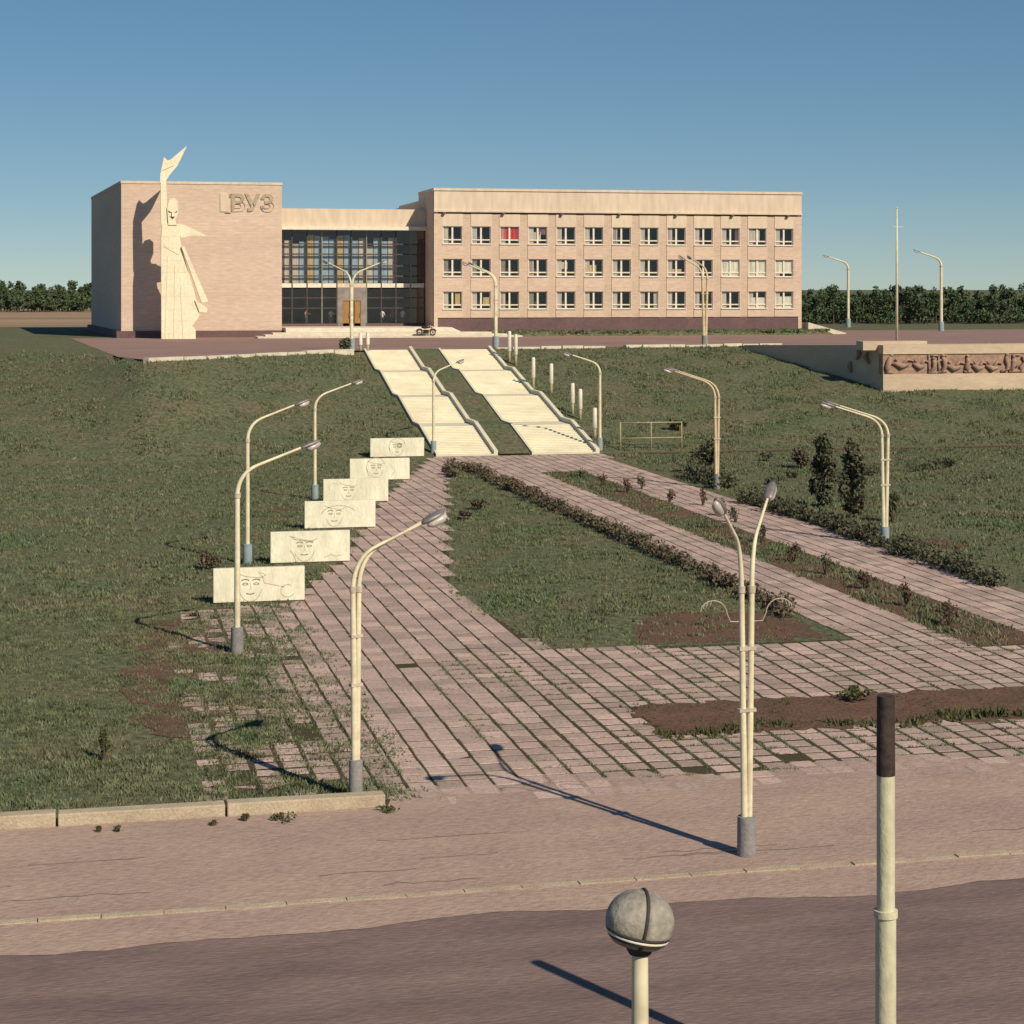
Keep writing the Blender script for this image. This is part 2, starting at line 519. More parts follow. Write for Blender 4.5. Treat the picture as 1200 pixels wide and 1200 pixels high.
# road, shoulder, upper terrace
sheet('road', [(-200, 8), (260, 8), (260, 30.4), (-200, 30.4)], 0.006, 'asphalt')
shoulder = sheet('road_shoulder', [(-200, 29.7)] + [(-20 + k * 0.4, 29.8 + 0.14 * math.sin(k * 0.21) + 0.10 * math.sin(k * 0.57 + 2) + random.uniform(-0.05, 0.05)) for k in range(150)] + [(260, 29.7), (260, 37.9)] + [(60 - k * 0.30, 37.9 + 0.35 * math.sin(k * 0.27) + 0.25 * math.sin(k * 0.71 + 1) + random.uniform(-0.12, 0.12)) for k in range(181)] + [(5.75, 36.6), (-200, 36.6)], 0.014, 'dust')
crk = random.Random(12)
for k in range(12):                                          # cracks and tarred lines in the shoulder
    mb = MB() if False else None
    x0_, v_ = crk.uniform(-6, 17), crk.choice([32.3, 32.6, 33.1, 34.4, 31.8]) + crk.uniform(-0.15, 0.15)
    pts_ = [(x0_ + q * 0.28, v_ + crk.gauss(0, 0.035)) for q in range(crk.randint(5, 16))]
    vv_, ff_ = [], []
    for q, (x_, y_) in enumerate(pts_):
        w_ = crk.uniform(0.008, 0.022)
        vv_ += [(x_, y_ - w_, 0.018), (x_, y_ + w_, 0.018)]
        if q:
            ff_.append((2 * q - 2, 2 * q, 2 * q + 1, 2 * q - 1))
    link_mesh('crack', vv_, ff_, 'asphalt', shoulder)
edge_us = np.linspace(2.5, 110, 60)
terr = [(float(u), float(v_edge(u)) + 0.15) for u in edge_us] + [(110, 206), (78, 206), (78, 189.5), (-1, 189.5)]
sheet('terrace_paving', terr, PLAT + 0.012, 'terrace')
fld = sheet('field', [(-400, 245), (2, 245), (2, 620), (-400, 620)], PLAT + 0.02, 'field')

# edging line of the carriageway, stone by stone
edging = kind(MB().box(-60, 80, 31.08, 31.14, 0.0, 0.02).build('road_edging', 'dust'), 'structure')
proto = None
for k in range(46):
    u = -9 + k * 0.98
    if proto is None:
        proto = MB().box(-0.48, 0.48, -0.09, 0.09, -0.05, 0.045).build('edging_stone', 'kerbstone', edging)
        s = proto
    else:
        s = proto.copy(); C.objects.link(s); s.parent = edging
    s.location = (u, 31.2 + random.uniform(-0.02, 0.02), random.uniform(-0.022, 0.008))
    s.rotation_euler = (0, 0, random.uniform(-0.02, 0.02))

# raised kerb before the left lawn
kerb = empty('kerb', (5.7, 36.8, 0), 'long pale concrete kerb between the left lawn and the dusty road', 'kerb')
for u0, u1, dz in ((2.70, 5.72, 0.0), (-0.42, 2.66, -0.012), (-3.5, -0.46, 0.01), (-6.6, -3.54, -0.01), (-9.7, -6.64, 0.0)):
    b = MB().box(u0 - 5.7, u1 - 5.7, -0.18, 0.16, -0.05, 0.25 + dz).build('kerb_block', 'kerbstone', kerb)
    bv = b.modifiers.new('bevel', 'BEVEL'); bv.width = 0.025; bv.segments = 2

# ------------------------------------------------------------------ paved plaza
PV = 0.58
LAWN = [(12.6, 51.4), (21.4, 51.2), (21.4, 103.8), (20.6, 105.2), (18.4, 97.0), (11.9, 62.5)]
STRIP = [(24.2, 49.5), (26.7, 49.5), (26.7, 101.5), (24.2, 101.5)]
BED = [(13.0, 41.2), (70, 41.2), (70, 43.9), (13.0, 43.9)]
def ragged(poly, step=0.35, amp=0.16, seed=3):
    g = random.Random(seed)
    out = []
    for (a_, b_) in zip(poly, poly[1:] + poly[:1]):
        n_ = max(1, int(math.hypot(b_[0] - a_[0], b_[1] - a_[1]) / step))
        for q in range(n_):
            t = q / n_
            out.append((a_[0] + (b_[0] - a_[0]) * t + g.gauss(0, amp), a_[1] + (b_[1] - a_[1]) * t + g.gauss(0, amp)))
    return out
PLAZA = [(6.0, 36.5), (60, 36.5), (60, 51.2), (30.2, 51.2), (30.2, 108), (31.0, 112.2), (20.3, 112.2), (16.4, 98.8), (13.4, 88.2), (11.4, 79.0), (9.0, 69.3), (6.3, 61.0), (3.0, 60.2), (2.2, 50), (2.6, 37.0)]
plaza = sheet('plaza', PLAZA, 0.0132, 'joint')
bed = sheet('soil_bed', ragged([(12.6, 41.0), (50, 41.0), (50, 44.2), (12.8, 44.2)], 0.3, 0.13), 0.028, 'soil')
sheet('shrub_strip', STRIP, 0.018, 'soil')
lawn = sheet('lawn', LAWN, 0.018, 'grass')
sheet('bare_patch', ragged([(15.2, 51.7), (21.0, 51.6), (20.8, 56.2), (17.2, 56.6), (15.8, 54.2)], 0.3, 0.14), 0.023, 'soil')
sheet('worn_earth', ragged([(1.6, 42.0), (1.2, 50), (1.6, 57), (3.6, 60.0), (4.2, 54), (3.6, 46)], 0.4, 0.25), 0.0165, 'soil')

gu = np.arange(math.floor(1 / PV), math.ceil(60 / PV)) * PV + PV / 2
gv = np.arange(math.floor(36 / PV), math.ceil(113 / PV)) * PV + PV / 2
GU, GV = np.meshgrid(gu, gv)
GU, GV = GU.ravel(), GV.ravel()
ok = in_poly(GU, GV, PLAZA) & ~in_poly(GU, GV, LAWN) & ~in_poly(GU, GV, STRIP) & ~in_poly(GU, GV, BED)
# only what the picture can see (plus a margin)
Zc = GU * SA + GV * CA
pxs = 600 + FPX * (GU * CA - GV * SA) / Zc
ok &= (pxs > -150) & (pxs < 1400)
GU, GV = GU[ok], GV[ok]
n = len(GU)
prs = np.random.default_rng(5)
sandy = np.clip((39.2 - GV) / 2.6, 0, 1)                              # slabs sink into the sand towards the road
over = np.clip((6.4 - GU) / 2.5, 0, 1) * (GV < 61)                     # overgrown slabs beside the lawn
keep = (prs.random(n) > sandy * 0.15) & (prs.random(n) > over * 0.12) & (prs.random(n) > 0.0007)
near_bed = (np.abs(GV - 42.6) < 3.1) & (GU > 11) & (prs.random(n) < 0.006)
keep &= ~near_bed
GU, GV, sandy, over = GU[keep], GV[keep], sandy[keep], over[keep]
n = len(GU)
top = 0.024 + prs.normal(0, 0.0022, n) - sandy * 0.011 - over * 0.006
weedy = np.clip((GU - 8.5) / 3.0, 0, 1) * (GV < 52.5) * (0.35 + 0.65 * prs.random(n)) + over
gap = 0.024 + 0.010 * prs.random(n) + 0.026 * weedy
hu = PV / 2 - gap
hv = PV / 2 - 0.022 - 0.010 * prs.random(n) - 0.052 * weedy * (0.4 + 0.6 * prs.random(n))
ju = prs.normal(0, 0.006, n); jv = prs.normal(0, 0.006, n)
rot = prs.normal(0, 0.012, n)
tx = prs.normal(0, 0.005, n); ty = prs.normal(0, 0.006, n)
loose = prs.random(n) < 0.07
tx = np.where(loose, prs.normal(0, 0.022, n), tx); ty = np.where(loose, prs.normal(0, 0.022, n), ty); rot = np.where(loose, rot * 3, rot)
Zc = GU * SA + GV * CA
pxs = 600 + FPX * (GU * CA - GV * SA) / Zc
seen = (pxs > 60) & (pxs < 1130)
order = np.argsort(np.where(seen, Zc, 1e6))
single = np.zeros(n, bool)
single[order[:300]] = True
ch = 0.018
# shared slab mesh for the single ones
pm = MB()
a_, b_ = 1.0, 1.0
sx, sy = PV / 2 - 0.036, PV / 2 - 0.022
pm.hexa([(-sx, -sy, -0.05), (sx, -sy, -0.05), (sx, sy, -0.05), (-sx, sy, -0.05)], [(-sx, -sy, -0.008), (sx, -sy, -0.008), (sx, sy, -0.008), (-sx, sy, -0.008)])
i = len(pm.v)
pm.v += [(-sx + ch * .6, -sy + ch * .6, 0), (sx - ch * .6, -sy + ch * .6, 0), (sx - ch * .6, sy - ch * .6, 0), (-sx + ch * .6, sy - ch * .6, 0)]
pm.f.pop(1)
pm.f += [(4, 5, i + 1, i), (5, 6, i + 2, i + 1), (6, 7, i + 3, i + 2), (7, 4, i, i + 3), (i, i + 1, i + 2, i + 3)]
me_p = None
for k in np.nonzero(single)[0]:
    if me_p is None:
        o = pm.build('paver', 'paver', plaza); me_p = o.data
    else:
        o = bpy.data.objects.new('paver', me_p); C.objects.link(o); o.parent = plaza
    o.location = (GU[k] + ju[k], GV[k] + jv[k], top[k])
    o.rotation_euler = (tx[k], ty[k], rot[k])
    o.scale = (hu[k] / sx, hv[k] / sy, 1)
rest = ~single
m_ = int(rest.sum())
cs = np.array([[-1, -1], [1, -1], [1, 1], [-1, 1]], float)
LX = cs[None, :, 0] * hu[rest][:, None]; LY = cs[None, :, 1] * hv[rest][:, None]
cr, sr = np.cos(rot[rest])[:, None], np.sin(rot[rest])[:, None]
X = GU[rest][:, None] + ju[rest][:, None] + LX * cr - LY * sr
Y = GV[rest][:, None] + jv[rest][:, None] + LX * sr + LY * cr
Zt = top[rest][:, None] + LX * ty[rest][:, None] + LY * tx[rest][:, None]
Vt = np.stack([X, Y, Zt], -1); Vb = np.stack([X, Y, np.zeros_like(Zt) + 0.0], -1)
VV = np.concatenate([Vt, Vb], 1).reshape(-1, 3)
base = (np.arange(m_) * 8)[:, None]
FF = np.concatenate([base + np.array([q]) for q in ([0, 1, 2, 3], [4, 5, 1, 0], [5, 6, 2, 1], [6, 7, 3, 2], [7, 4, 0, 3])], 0)
kind(fast_mesh('paver_field', VV, FF, 'paver', plaza), 'stuff')

for k, (px, py, w_, d_) in enumerate([(325, 598, 1.6, 0.5), (250, 800, 1.1, 2.2), (300, 880, 0.7, 0.8), (140, 715, 1.6, 0.4), (330, 705, 1.4, 1.6), (1075, 640, 2.2, 2.0)]):
    c_ = on_z(px, py)
    sheet('bare_patch', ragged([(c_.x - w_, c_.y - d_), (c_.x + w_, c_.y - d_ * 0.7), (c_.x + w_ * 0.8, c_.y + d_), (c_.x - w_ * 0.9, c_.y + d_ * 0.8)], 0.25, 0.13, 30 + k), 0.010 + 0.001 * k, 'soil')

# foot path line along the bottom of the bank at the right
sheet('bank_path', [(32.0, 111.4), (95, 111.4), (95, 112.3), (32.0, 112.3)], 0.03, 'soil')

# ------------------------------------------------------------------ grass blades
def grass_field(name, n, box, size, reject, m='blades', seed=1, hz=True):
    g = np.random.default_rng(seed)
    x = g.uniform(box[0], box[1], n); y = g.uniform(box[2], box[3], n)
    # clumpiness
    cl = np.sin(x * 0.9 + 1.7 * np.sin(y * 0.5)) * np.sin(y * 0.8 + 1.3 * np.sin(x * 0.63)) + 0.7 * np.sin(x * 2.9 + y * 1.1) * np.sin(y * 2.3 - x * 0.7)
    kp = reject(x, y) & (g.random(n) < 0.62 + 0.30 * cl)
    Z_ = x * SA + y * CA
    px = 600 + FPX * (x * CA - y * SA) / Z_
    kp &= (px > -60) & (px < 1260)
    x, y = x[kp], y[kp]; cl = cl[kp]
    n = len(x)
    z = height(x, y, False) + 0.0
    s = size * (0.5 + g.random(n)) * (1 + 0.25 * cl)
    V, = [None],
    tri = []
    for b in range(3):
        an = g.uniform(0, 2 * math.pi, n)
        w = s * 0.28
        lean = s * g.uniform(0.2, 1.0, n)
        la = g.uniform(0, 2 * math.pi, n)
        ox = x + g.normal(0, 1, n) * size * 0.5; oy = y + g.normal(0, 1, n) * size * 0.5
        p0 = np.stack([ox - np.cos(an) * w, oy - np.sin(an) * w, z - 0.02], -1)
        p1 = np.stack([ox + np.cos(an) * w, oy + np.sin(an) * w, z - 0.02], -1)
        p2 = np.stack([ox + np.cos(la) * lean, oy + np.sin(la) * lean, z + s], -1)
        tri.append(np.stack([p0, p1, p2], 1))
    T = np.concatenate(tri, 0).reshape(-1, 3)
    o = fast_mesh(name, T, np.arange(len(T)).reshape(-1, 3), m)
    kind(o, 'stuff')
    return o
not_plaza = lambda x, y: ~in_poly(x, y, PLAZA)
_jr = np.random.default_rng(77)
jit = lambda x: x + _jr.normal(0, 0.22, len(x))                 # blades straggle over the edges of the paving
WORN = [(2.6, 37.3), (3.1, 44), (1.7, 50), (2.2, 57), (4.6, 60.5), (5.2, 54), (5.3, 46), (5.0, 38)]
grass_field('grass', 110000, (-14, 6.2, 37.05, 62), 0.062, lambda x, y: not_plaza(x, y) & ((y > 37.2)), seed=1)
grass_field('grass', 130000, (-22, 19, 60, 113), 0.085, lambda x, y: not_plaza(jit(x), jit(y)) & (y < 112), seed=2)
grass_field('grass', 60000, (11, 22, 50.6, 105.5), 0.085, lambda x, y: in_poly(jit(x), jit(y), LAWN) & ((~((x > 15.4) & (y < 56.3))) | (np.random.default_rng(9).random(len(x)) < 0.18)), seed=3)
grass_field('grass', 60000, (30.6, 60, 52, 111.3), 0.10, not_plaza, seed=4)
grass_field('grass', 110000, (-30, 80, 112.8, 154), 0.115, lambda x, y: (y < v_edge(x) - 0.3) & ~((x > 20.3 + 0.022 * (y - VB)) & (x < 31.0 + 0.022 * (y - VB)) & ~((x > 24.6 + 0.022 * (y - VB)) & (x < 26.2 + 0.022 * (y - VB)))), seed=5)
grass_field('grass', 75000, (1.0, 6.9, 37, 61.5), 0.075, lambda x, y: in_poly(x, y, PLAZA) & (np.random.default_rng(3).random(len(x)) < np.clip((7.0 - x) / 3.2, 0, 0.9) * np.clip(0.65 + 0.5 * np.sin(x * 1.9 + y * 0.6) * np.sin(y * 0.9 + 0.4), 0.12, 1)), seed=6)
grass_field('grass', 9000, (24.2, 26.7, 49.5, 101), 0.10, lambda x, y: in_poly(x, y, STRIP), seed=8)
def weeds_in_joints(x, y):
    fx = np.abs((x / PV) % 1.0 - 0.0); fx = np.minimum(fx, 1 - fx)
    fy = np.abs((y / PV) % 1.0); fy = np.minimum(fy, 1 - fy)
    patch = np.sin(x * 0.55 + 1.0) * np.sin(y * 0.75 + x * 0.3) + 0.4 * np.sin(x * 1.7 - y * 1.2)
    return in_poly(x, y, PLAZA) & ~in_poly(x, y, BED) & ((fx < 0.085) | (fy < 0.085)) & (patch > -0.25) & (x > 8.5) & (y < 52)
grass_field('joint_weeds', 170000, (8, 30, 37.5, 52), 0.042, weeds_in_joints, seed=9)
grass_field('bed_weeds', 5000, (-8, 5, 38, 62), 0.07, lambda x, y: in_poly(x, y, [(1.6, 42.0), (1.2, 50), (1.6, 57), (3.6, 60.0), (4.2, 54), (3.6, 46)]), seed=33)
grass_field('bed_weeds', 2600, (12.5, 40, 41.0, 44.3), 0.06, lambda x, y: x > 0, m='weed_leaf', seed=31)
grass_field('bed_weeds', 5200, (12.5, 30, 40.5, 44.4), 0.13, lambda x, y: (np.abs(y - 41.2 - 0.25 * np.sin(x * 1.3)) < 0.35), m='weed_leaf', seed=10)

# ------------------------------------------------------------------ left hall block (flares towards the back)
hall = empty('hall_block', (11.5, 190, PLAT), 'windowless pale stone hall block with a sculpture before its wall', 'building')
def wpart(mb, name, m, parent, smooth=False):
    """mesh given in world coordinates, made local to its top-level thing"""
    root = parent
    while root.parent:
        root = root.parent
    off = Vector(root.location)
    mb.v = [tuple(Vector(p) - off) for p in mb.v]
    return mb.build(name, m, parent, smooth)
V0 = 190.0
HB, HT = 5.87, 20.45
fl, fr_, bl, brr = (3.8, V0), (19.35, V0), (1.15, 224.9), (21.5, 224.9)
def ring(pts, z):
    return [(p[0], p[1], z) for p in pts]
wpart(MB().hexa(ring([fl, fr_, brr, bl], HB), ring([fl, fr_, brr, bl], HT - 0.25)), 'wall', 'hall_stone', hall)
def grow(pts, d):
    cx = sum(p[0] for p in pts) / 4; cy = sum(p[1] for p in pts) / 4
    return [(p[0] + math.copysign(d, p[0] - cx), p[1] + math.copysign(d, p[1] - cy)) for p in pts]
q = grow([fl, fr_, brr, bl], 0.06)
wpart(MB().hexa(ring(q, HT - 0.25), ring(q, HT)), 'coping', 'fascia', hall)
q = grow([fl, fr_, brr, bl], -0.45)
wpart(MB().hexa(ring(q, PLAT - 0.6), ring(q, HB)), 'plinth', 'plinth', hall)
# relief letters high on the wall
tcu = bpy.data.curves.new('letters', 'FONT')
tcu.body = "ВУЗ"
tcu.extrude = 0.045
tcu.offset = 0.035
tcu.size = 1.0
tob = bpy.data.objects.new('letters_tmp', tcu)
C.objects.link(tob)
dg = bpy.context.evaluated_depsgraph_get()
tme = bpy.data.meshes.new_from_object(tob.evaluated_get(dg))
bpy.data.objects.remove(tob)
co = np.array([v.co[:] for v in tme.vertices])
p0 = on_v(271, 248, V0); p1 = on_v(321, 227, V0)
mn, mxx = co.min(0), co.max(0)
for v in tme.vertices:
    fx = (v.co.x - mn[0]) / (mxx[0] - mn[0]); fz = (v.co.y - mn[1]) / (mxx[1] - mn[1]); fy = v.co.z
    v.co = Vector((p0.x + fx * (p1.x - p0.x), V0 - 0.06 - fy, p0.z + fz * (p1.z - p0.z))) - Vector(hall.location)
tme.materials.clear(); tme.materials.append(MATS['letter'])
to = bpy.data.objects.new('letters', tme); C.objects.link(to); to.parent = hall
a0 = on_v(258, 248, V0); a1 = on_v(268, 227, V0)
wpart(MB().box(a0.x, a1.x, V0 - 0.09, V0 + 0.02, a0.z, a1.z), 'emblem_plate', 'fascia', hall)
wpart(MB().box(a1.x + 0.03, a1.x + 0.2, V0 - 0.10, V0 + 0.02, a1.z - 0.35, a1.z), 'emblem_bar', 'letter', hall)
wpart(MB().box(a0.x + 0.5, a1.x + 0.2, V0 - 0.115, V0 + 0.02, a0.z - 0.14, a0.z - 0.02), 'emblem_bar', 'letter', hall)

# ------------------------------------------------------------------ sculpture before the hall
SV = 185.1
def S(px, py):
    p = on_v(px, py, SV)
    return (p.x, p.z)
st = empty('sculpture', (S(205, 398)[0], SV, PLAT), 'tall angular stone figure raising a bird above the hall block', 'sculpture')
def spart(pts, y0, y1, name, m='statue_stone', parent=None):
    pts = [S(*p) for p in pts]
    ar = sum(pts[i][0] * pts[(i + 1) % len(pts)][1] - pts[(i + 1) % len(pts)][0] * pts[i][1] for i in range(len(pts)))
    if ar < 0:
        pts = pts[::-1]
    return wpart(MB().slab_xz(pts, SV + y0, SV + y1), name, m, parent or st)
body = spart([(189, 399), (229, 399), (229, 386), (225, 382), (233, 371), (233, 362), (213, 292), (211, 281), (212, 263), (190, 262), (188.5, 280)], -0.45, 0.45, 'body')
for f_ in ([(193, 398), (195, 398), (197.5, 300), (196, 300)], [(203, 398), (205.5, 398), (206, 310), (204.5, 310)], [(214, 398), (217, 398), (212, 325), (210.5, 325)], [(192, 285), (210, 296), (209, 299), (192, 289)]):
    spart(f_, -0.49, -0.45, 'fold', 'statue_stone', body)
spart([(188.5, 264), (188, 214), (190, 210), (194.5, 212), (195.5, 240), (196.5, 264)], -0.38, 0.38, 'raised_arm')
spart([(187.5, 216), (187.5, 205), (192, 184), (196.5, 188.5), (200, 187), (219, 171), (208, 194), (198, 206), (193, 214)], -0.25, 0.25, 'bird')
spart([(190, 200), (196, 190), (216, 174.5), (204, 194)], -0.32, -0.25, 'bird_wing')
hd = spart([(197, 264), (195.5, 244), (198, 234), (204, 232), (208.5, 236), (208.5, 250), (205, 258), (207, 264)], -0.55, 0.35, 'head')
for e in ([(197, 247), (201, 249.5), (197.5, 249)], [(204, 249.5), (207.5, 247), (207, 249)], [(198.5, 253.5), (202, 255.5), (205.5, 253.5), (202, 257)]):
    spart(e, -0.60, -0.55, 'face_line', 'dark_groove', hd)
spart([(201.2, 248), (203, 248), (203.6, 254), (200.8, 254)], -0.72, -0.55, 'nose', 'statue_stone', hd)
spart([(209, 262), (214, 263), (241, 275.5), (239, 277.5), (226, 276), (212, 279)], -0.30, 0.30, 'outstretched_arm')
spart([(212, 289), (215.5, 289), (243.5, 353), (236, 355)], -0.72, 0.10, 'drape_fold')
spart([(228, 352), (237, 357), (243, 362), (242, 366), (233, 365)], -0.60, 0.10, 'drape_tip')

# ------------------------------------------------------------------ glazed link
LV = 195.0
link = empty('glazed_link', (27, LV, PLAT), 'recessed glass fronted entrance hall linking the two stone blocks', 'building')
L0, L1 = 19.36, 34.58
pod = 6.15
wpart(MB().box(L0 - 0.4, L1 + 0.4, LV + 0.3, LV + 22, 16.1, 18.05), 'roof', 'fascia', link)
wpart(MB().box(L0, L1, LV - 0.55, LV + 0.3, 16.35, 18.1), 'fascia', 'fascia', link)
wpart(MB().box(L0, L1, LV - 0.95, LV + 0.3, 15.95, 16.33), 'canopy_ledge', 'white_paint', link)
wpart(MB().box(L0, L1, LV + 0.3, LV + 14, PLAT - 0.5, pod - 0.01), 'floor', 'lobby_wall', link)
wpart(MB().box(L0, L1, LV + 14, LV + 14.4, pod - 0.01, 16.1), 'back_wall', 'lobby_wall', link)
wpart(MB().box(L0, L1, LV + 3.0, LV + 14, 10.15, 10.5), 'upper_floor', 'lobby_wall', link)
wpart(MB().box(L0, L1, LV - 0.06, LV + 0.10, pod, pod + 0.28), 'base_beam', 'plinth', link)
Wz = lambda y: on_v(415, y, LV).z
rows = [270, 286, 298, 311.5, 323.5, 331.5]
zr = [15.95] + [Wz(y) for y in rows[1:]]
zlow = [Wz(338), Wz(349), Wz(361), pod + 0.28]
NB = 10
bw = (L1 - L0) / NB
for k in range(NB + 1):
    x = L0 + k * bw
    x = min(max(x, L0 + 0.07), L1 - 0.07)
    wpart(MB().box(x - 0.055, x + 0.055, LV - 0.12, LV + 0.12, pod + 0.28, 15.95), 'mullion', 'frame_dark' if k % 3 else 'frame_green', link)
for z in zr[1:-1]:
    wpart(MB().box(L0, L1, LV - 0.085, LV + 0.09, z - 0.07, z + 0.07), 'transom', 'frame_dark', link)
for k in range(NB):
    x0, x1 = L0 + k * bw + 0.07, L0 + (k + 1) * bw - 0.07
    wpart(MB().box(x0, x1, LV - 0.10, LV + 0.05, Wz(337), Wz(332)), 'spandrel', 'white_paint' if k not in (4, 5) else 'fascia', link)
for z in zlow[1:3]:
    for (x0, x1) in ((L0, L0 + 4 * bw - 0.06), (L0 + 6 * bw + 0.06, L1)):
        wpart(MB().box(x0, x1, LV - 0.07, LV + 0.07, z - 0.05, z + 0.05), 'transom', 'frame_dark', link)
def pane(x0, x1, z0, z1, y, parent, m='pane_glass', off=None):
    mb = MB().quad((x0, y, z0), (x1, y, z0), (x1, y, z1), (x0, y, z1))
    return wpart(mb, 'pane', m, parent)
for k in range(NB):
    x0, x1 = L0 + k * bw + 0.05, L0 + (k + 1) * bw - 0.05
    for j in range(len(zr) - 1):
        p = pane(x0, x1, zr[j + 1] + 0.05, zr[j] - 0.05, LV, link, 'lobby_glass')
        p.rotation_euler = (random.uniform(-0.004, 0.004), 0, random.uniform(-0.00004, 0.00004))
    if k not in (4, 5):
        for j in range(len(zlow) - 1):
            pane(x0, x1, zlow[j + 1] + 0.04, zlow[j] - 0.04, LV, link, 'lobby_glass')
# hanging curtains behind the upper glass
cols = {0: ('curtain_plum', 'curtain_pale'), 1: ('curtain_pale', 'curtain_blue'), 2: ('curtain_gold', 'curtain_blue'), 3: ('curtain_blue', 'curtain_blue'), 4: ('curtain_gold', 'curtain_blue'),
        5: ('curtain_blue', 'curtain_pale'), 6: ('curtain_pale', 'curtain_blue'), 7: ('curtain_blue', 'curtain_pale'), 8: (None, None), 9: (None, 'curtain_plum')}
def curtain_mesh(x0, x1, y, z0, z1, fold=0.05, nf=10):
    mb = MB()
    for k in range(nf):
        xa = x0 + (x1 - x0) * k / nf; xb = x0 + (x1 - x0) * (k + 1) / nf
        ya = y + (fold if k % 2 else 0); yb = y + (0 if k % 2 else fold)
        mb.quad((xa, ya, z0), (xb, yb, z0), (xb, yb, z1), (xa, ya, z1))
    return mb
for k, (a1_, b1_) in cols.items():
    x0 = L0 + k * bw + 0.1; x1 = x0 + bw - 0.2; xm = (x0 + x1) / 2
    for (xa, xb, cc) in ((x0, xm - 0.04, a1_), (xm + 0.04, x1, b1_)):
        if cc:
            wpart(curtain_mesh(xa, xb, LV + 0.35, 10.55, 14.9 + random.uniform(-0.6, 0.6)), 'curtain', cc, link)
# doorway
x0, x1 = L0 + 4 * bw + 0.06, L0 + 6 * bw - 0.06
wpart(MB().box(x0, x1, LV - 0.14, LV + 0.14, 8.75, Wz(337.2)), 'door_head', 'door_surround', link)
wpart(MB().box(x0, x0 + 0.55, LV - 0.14, LV + 0.14, pod, 8.75), 'door_jamb', 'door_surround', link)
wpart(MB().box(x1 - 0.55, x1, LV - 0.14, LV + 0.14, pod, 8.75), 'door_jamb', 'door_surround', link)
dw = (x1 - x0 - 1.1)
for (xa, xb, ang) in ((x0 + 0.57, x0 + 0.55 + dw * 0.36, 0), (x0 + 0.55 + dw * 0.66, x1 - 0.57, 0)):
    d = wpart(MB().box(xa, xb, LV - 0.06, LV + 0.02, pod + 0.02, 8.73), 'door_leaf', 'door_wood', link)
    wpart(MB().box(xa + 0.12, xb - 0.12, LV - 0.085, LV - 0.06, pod + 0.3, 8.4), 'door_panel', 'door_wood', d)
    wpart(MB().box(xb - 0.08, xb - 0.03, LV - 0.14, LV - 0.06, 7.0, 7.5), 'handle', 'chrome', d)
# podium with broad steps
podium = kind(MB().hexa([(19.5, 186.6, PLAT - 0.3), (38.5, 186.6, PLAT - 0.3), (38.5, LV + 0.3, PLAT - 0.3), (19.5, LV + 0.3, PLAT - 0.3)],
                        [(19.5, 187.8, pod - 0.01), (36.0, 187.8, pod - 0.01), (34.5, LV + 0.3, pod - 0.01), (19.5, LV + 0.3, pod - 0.01)]).build('entrance_podium', 'whitestone'), 'structure')
for j in range(3):
    MB().box(16.5 - j * 0 + j * 0.8, 42.5 - j * 1.4, 184.6 + j * 0.7, 188.0, PLAT - 0.2 + j * 0.001, PLAT + 0.17 * (j + 1)).build('step', 'whitestone', podium)

# ------------------------------------------------------------------ right classroom block
W0, W1 = 34.6, 73.8
wing = empty('classroom_block', ((W0 + W1) / 2, V0, PLAT), 'long three storey stone block with three rows of thirteen windows', 'building')
NBAY = 13
BW = (W1 - W0 - 0.9) / NBAY
zt, zf = 20.1, 17.85
PB = 7.05                                                # plinth top
zc = [15.38, 12.10, 8.80]
wh, ww = 1.78, 1.95
DEP = 9.0
RV = 0.28                                                # facing depth in front of the window plane
# core (side walls, back, roof) behind the facing
wpart(MB().box(W0, W0 + 0.4, V0 + 0.002, V0 + DEP, PLAT - 0.4, zt - 0.25), 'side_wall', 'wing_stone', wing)
wpart(MB().box(W1 - 0.4, W1, V0 + 0.002, V0 + DEP, PLAT - 0.4, zt - 0.25), 'side_wall', 'wing_stone', wing)
wpart(MB().box(W0 + 0.4, W1 - 0.4, V0 + 1.5, V0 + DEP, PLAT - 0.4, zt - 0.25), 'core', 'interior', wing)
wpart(MB().box(W0 - 0.05, W1 + 0.05, V0 - 0.12, V0 + DEP + 0.05, zt - 0.25, zt), 'coping', 'fascia', wing)
wpart(MB().box(W0, W1, V0 - 0.02, V0 + 0.4, zf, zt - 0.25), 'fascia', 'fascia', wing)
wpart(MB().box(W0 - 0.02, W1 + 0.02, V0 - 0.20, V0 + 0.3, zf - 0.16, zf), 'string_course', 'fascia', wing)
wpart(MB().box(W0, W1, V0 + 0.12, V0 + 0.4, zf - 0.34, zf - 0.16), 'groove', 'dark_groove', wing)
wpart(MB().box(W0, W1, V0 + 0.10, V0 + 0.5, PLAT - 0.4, PB), 'plinth', 'plinth', wing)
for k in range(7):                                         # roof drain spouts under the string course
    x = W0 + 1.0 + k * 6.1
    wpart(MB().box(x - 0.14, x + 0.14, V0 - 0.36, V0 - 0.0, zf - 0.36, zf - 0.17), 'spout', 'dark_groove', wing)
xs = [W0 + 0.45 + (k + 0.5) * BW for k in range(NBAY)]
zlev = [zf - 0.34]
for z in zc:
    zlev += [z + wh / 2, z - wh / 2]
zlev.append(PB)
pw = BW - ww                                             # clear width between two windows
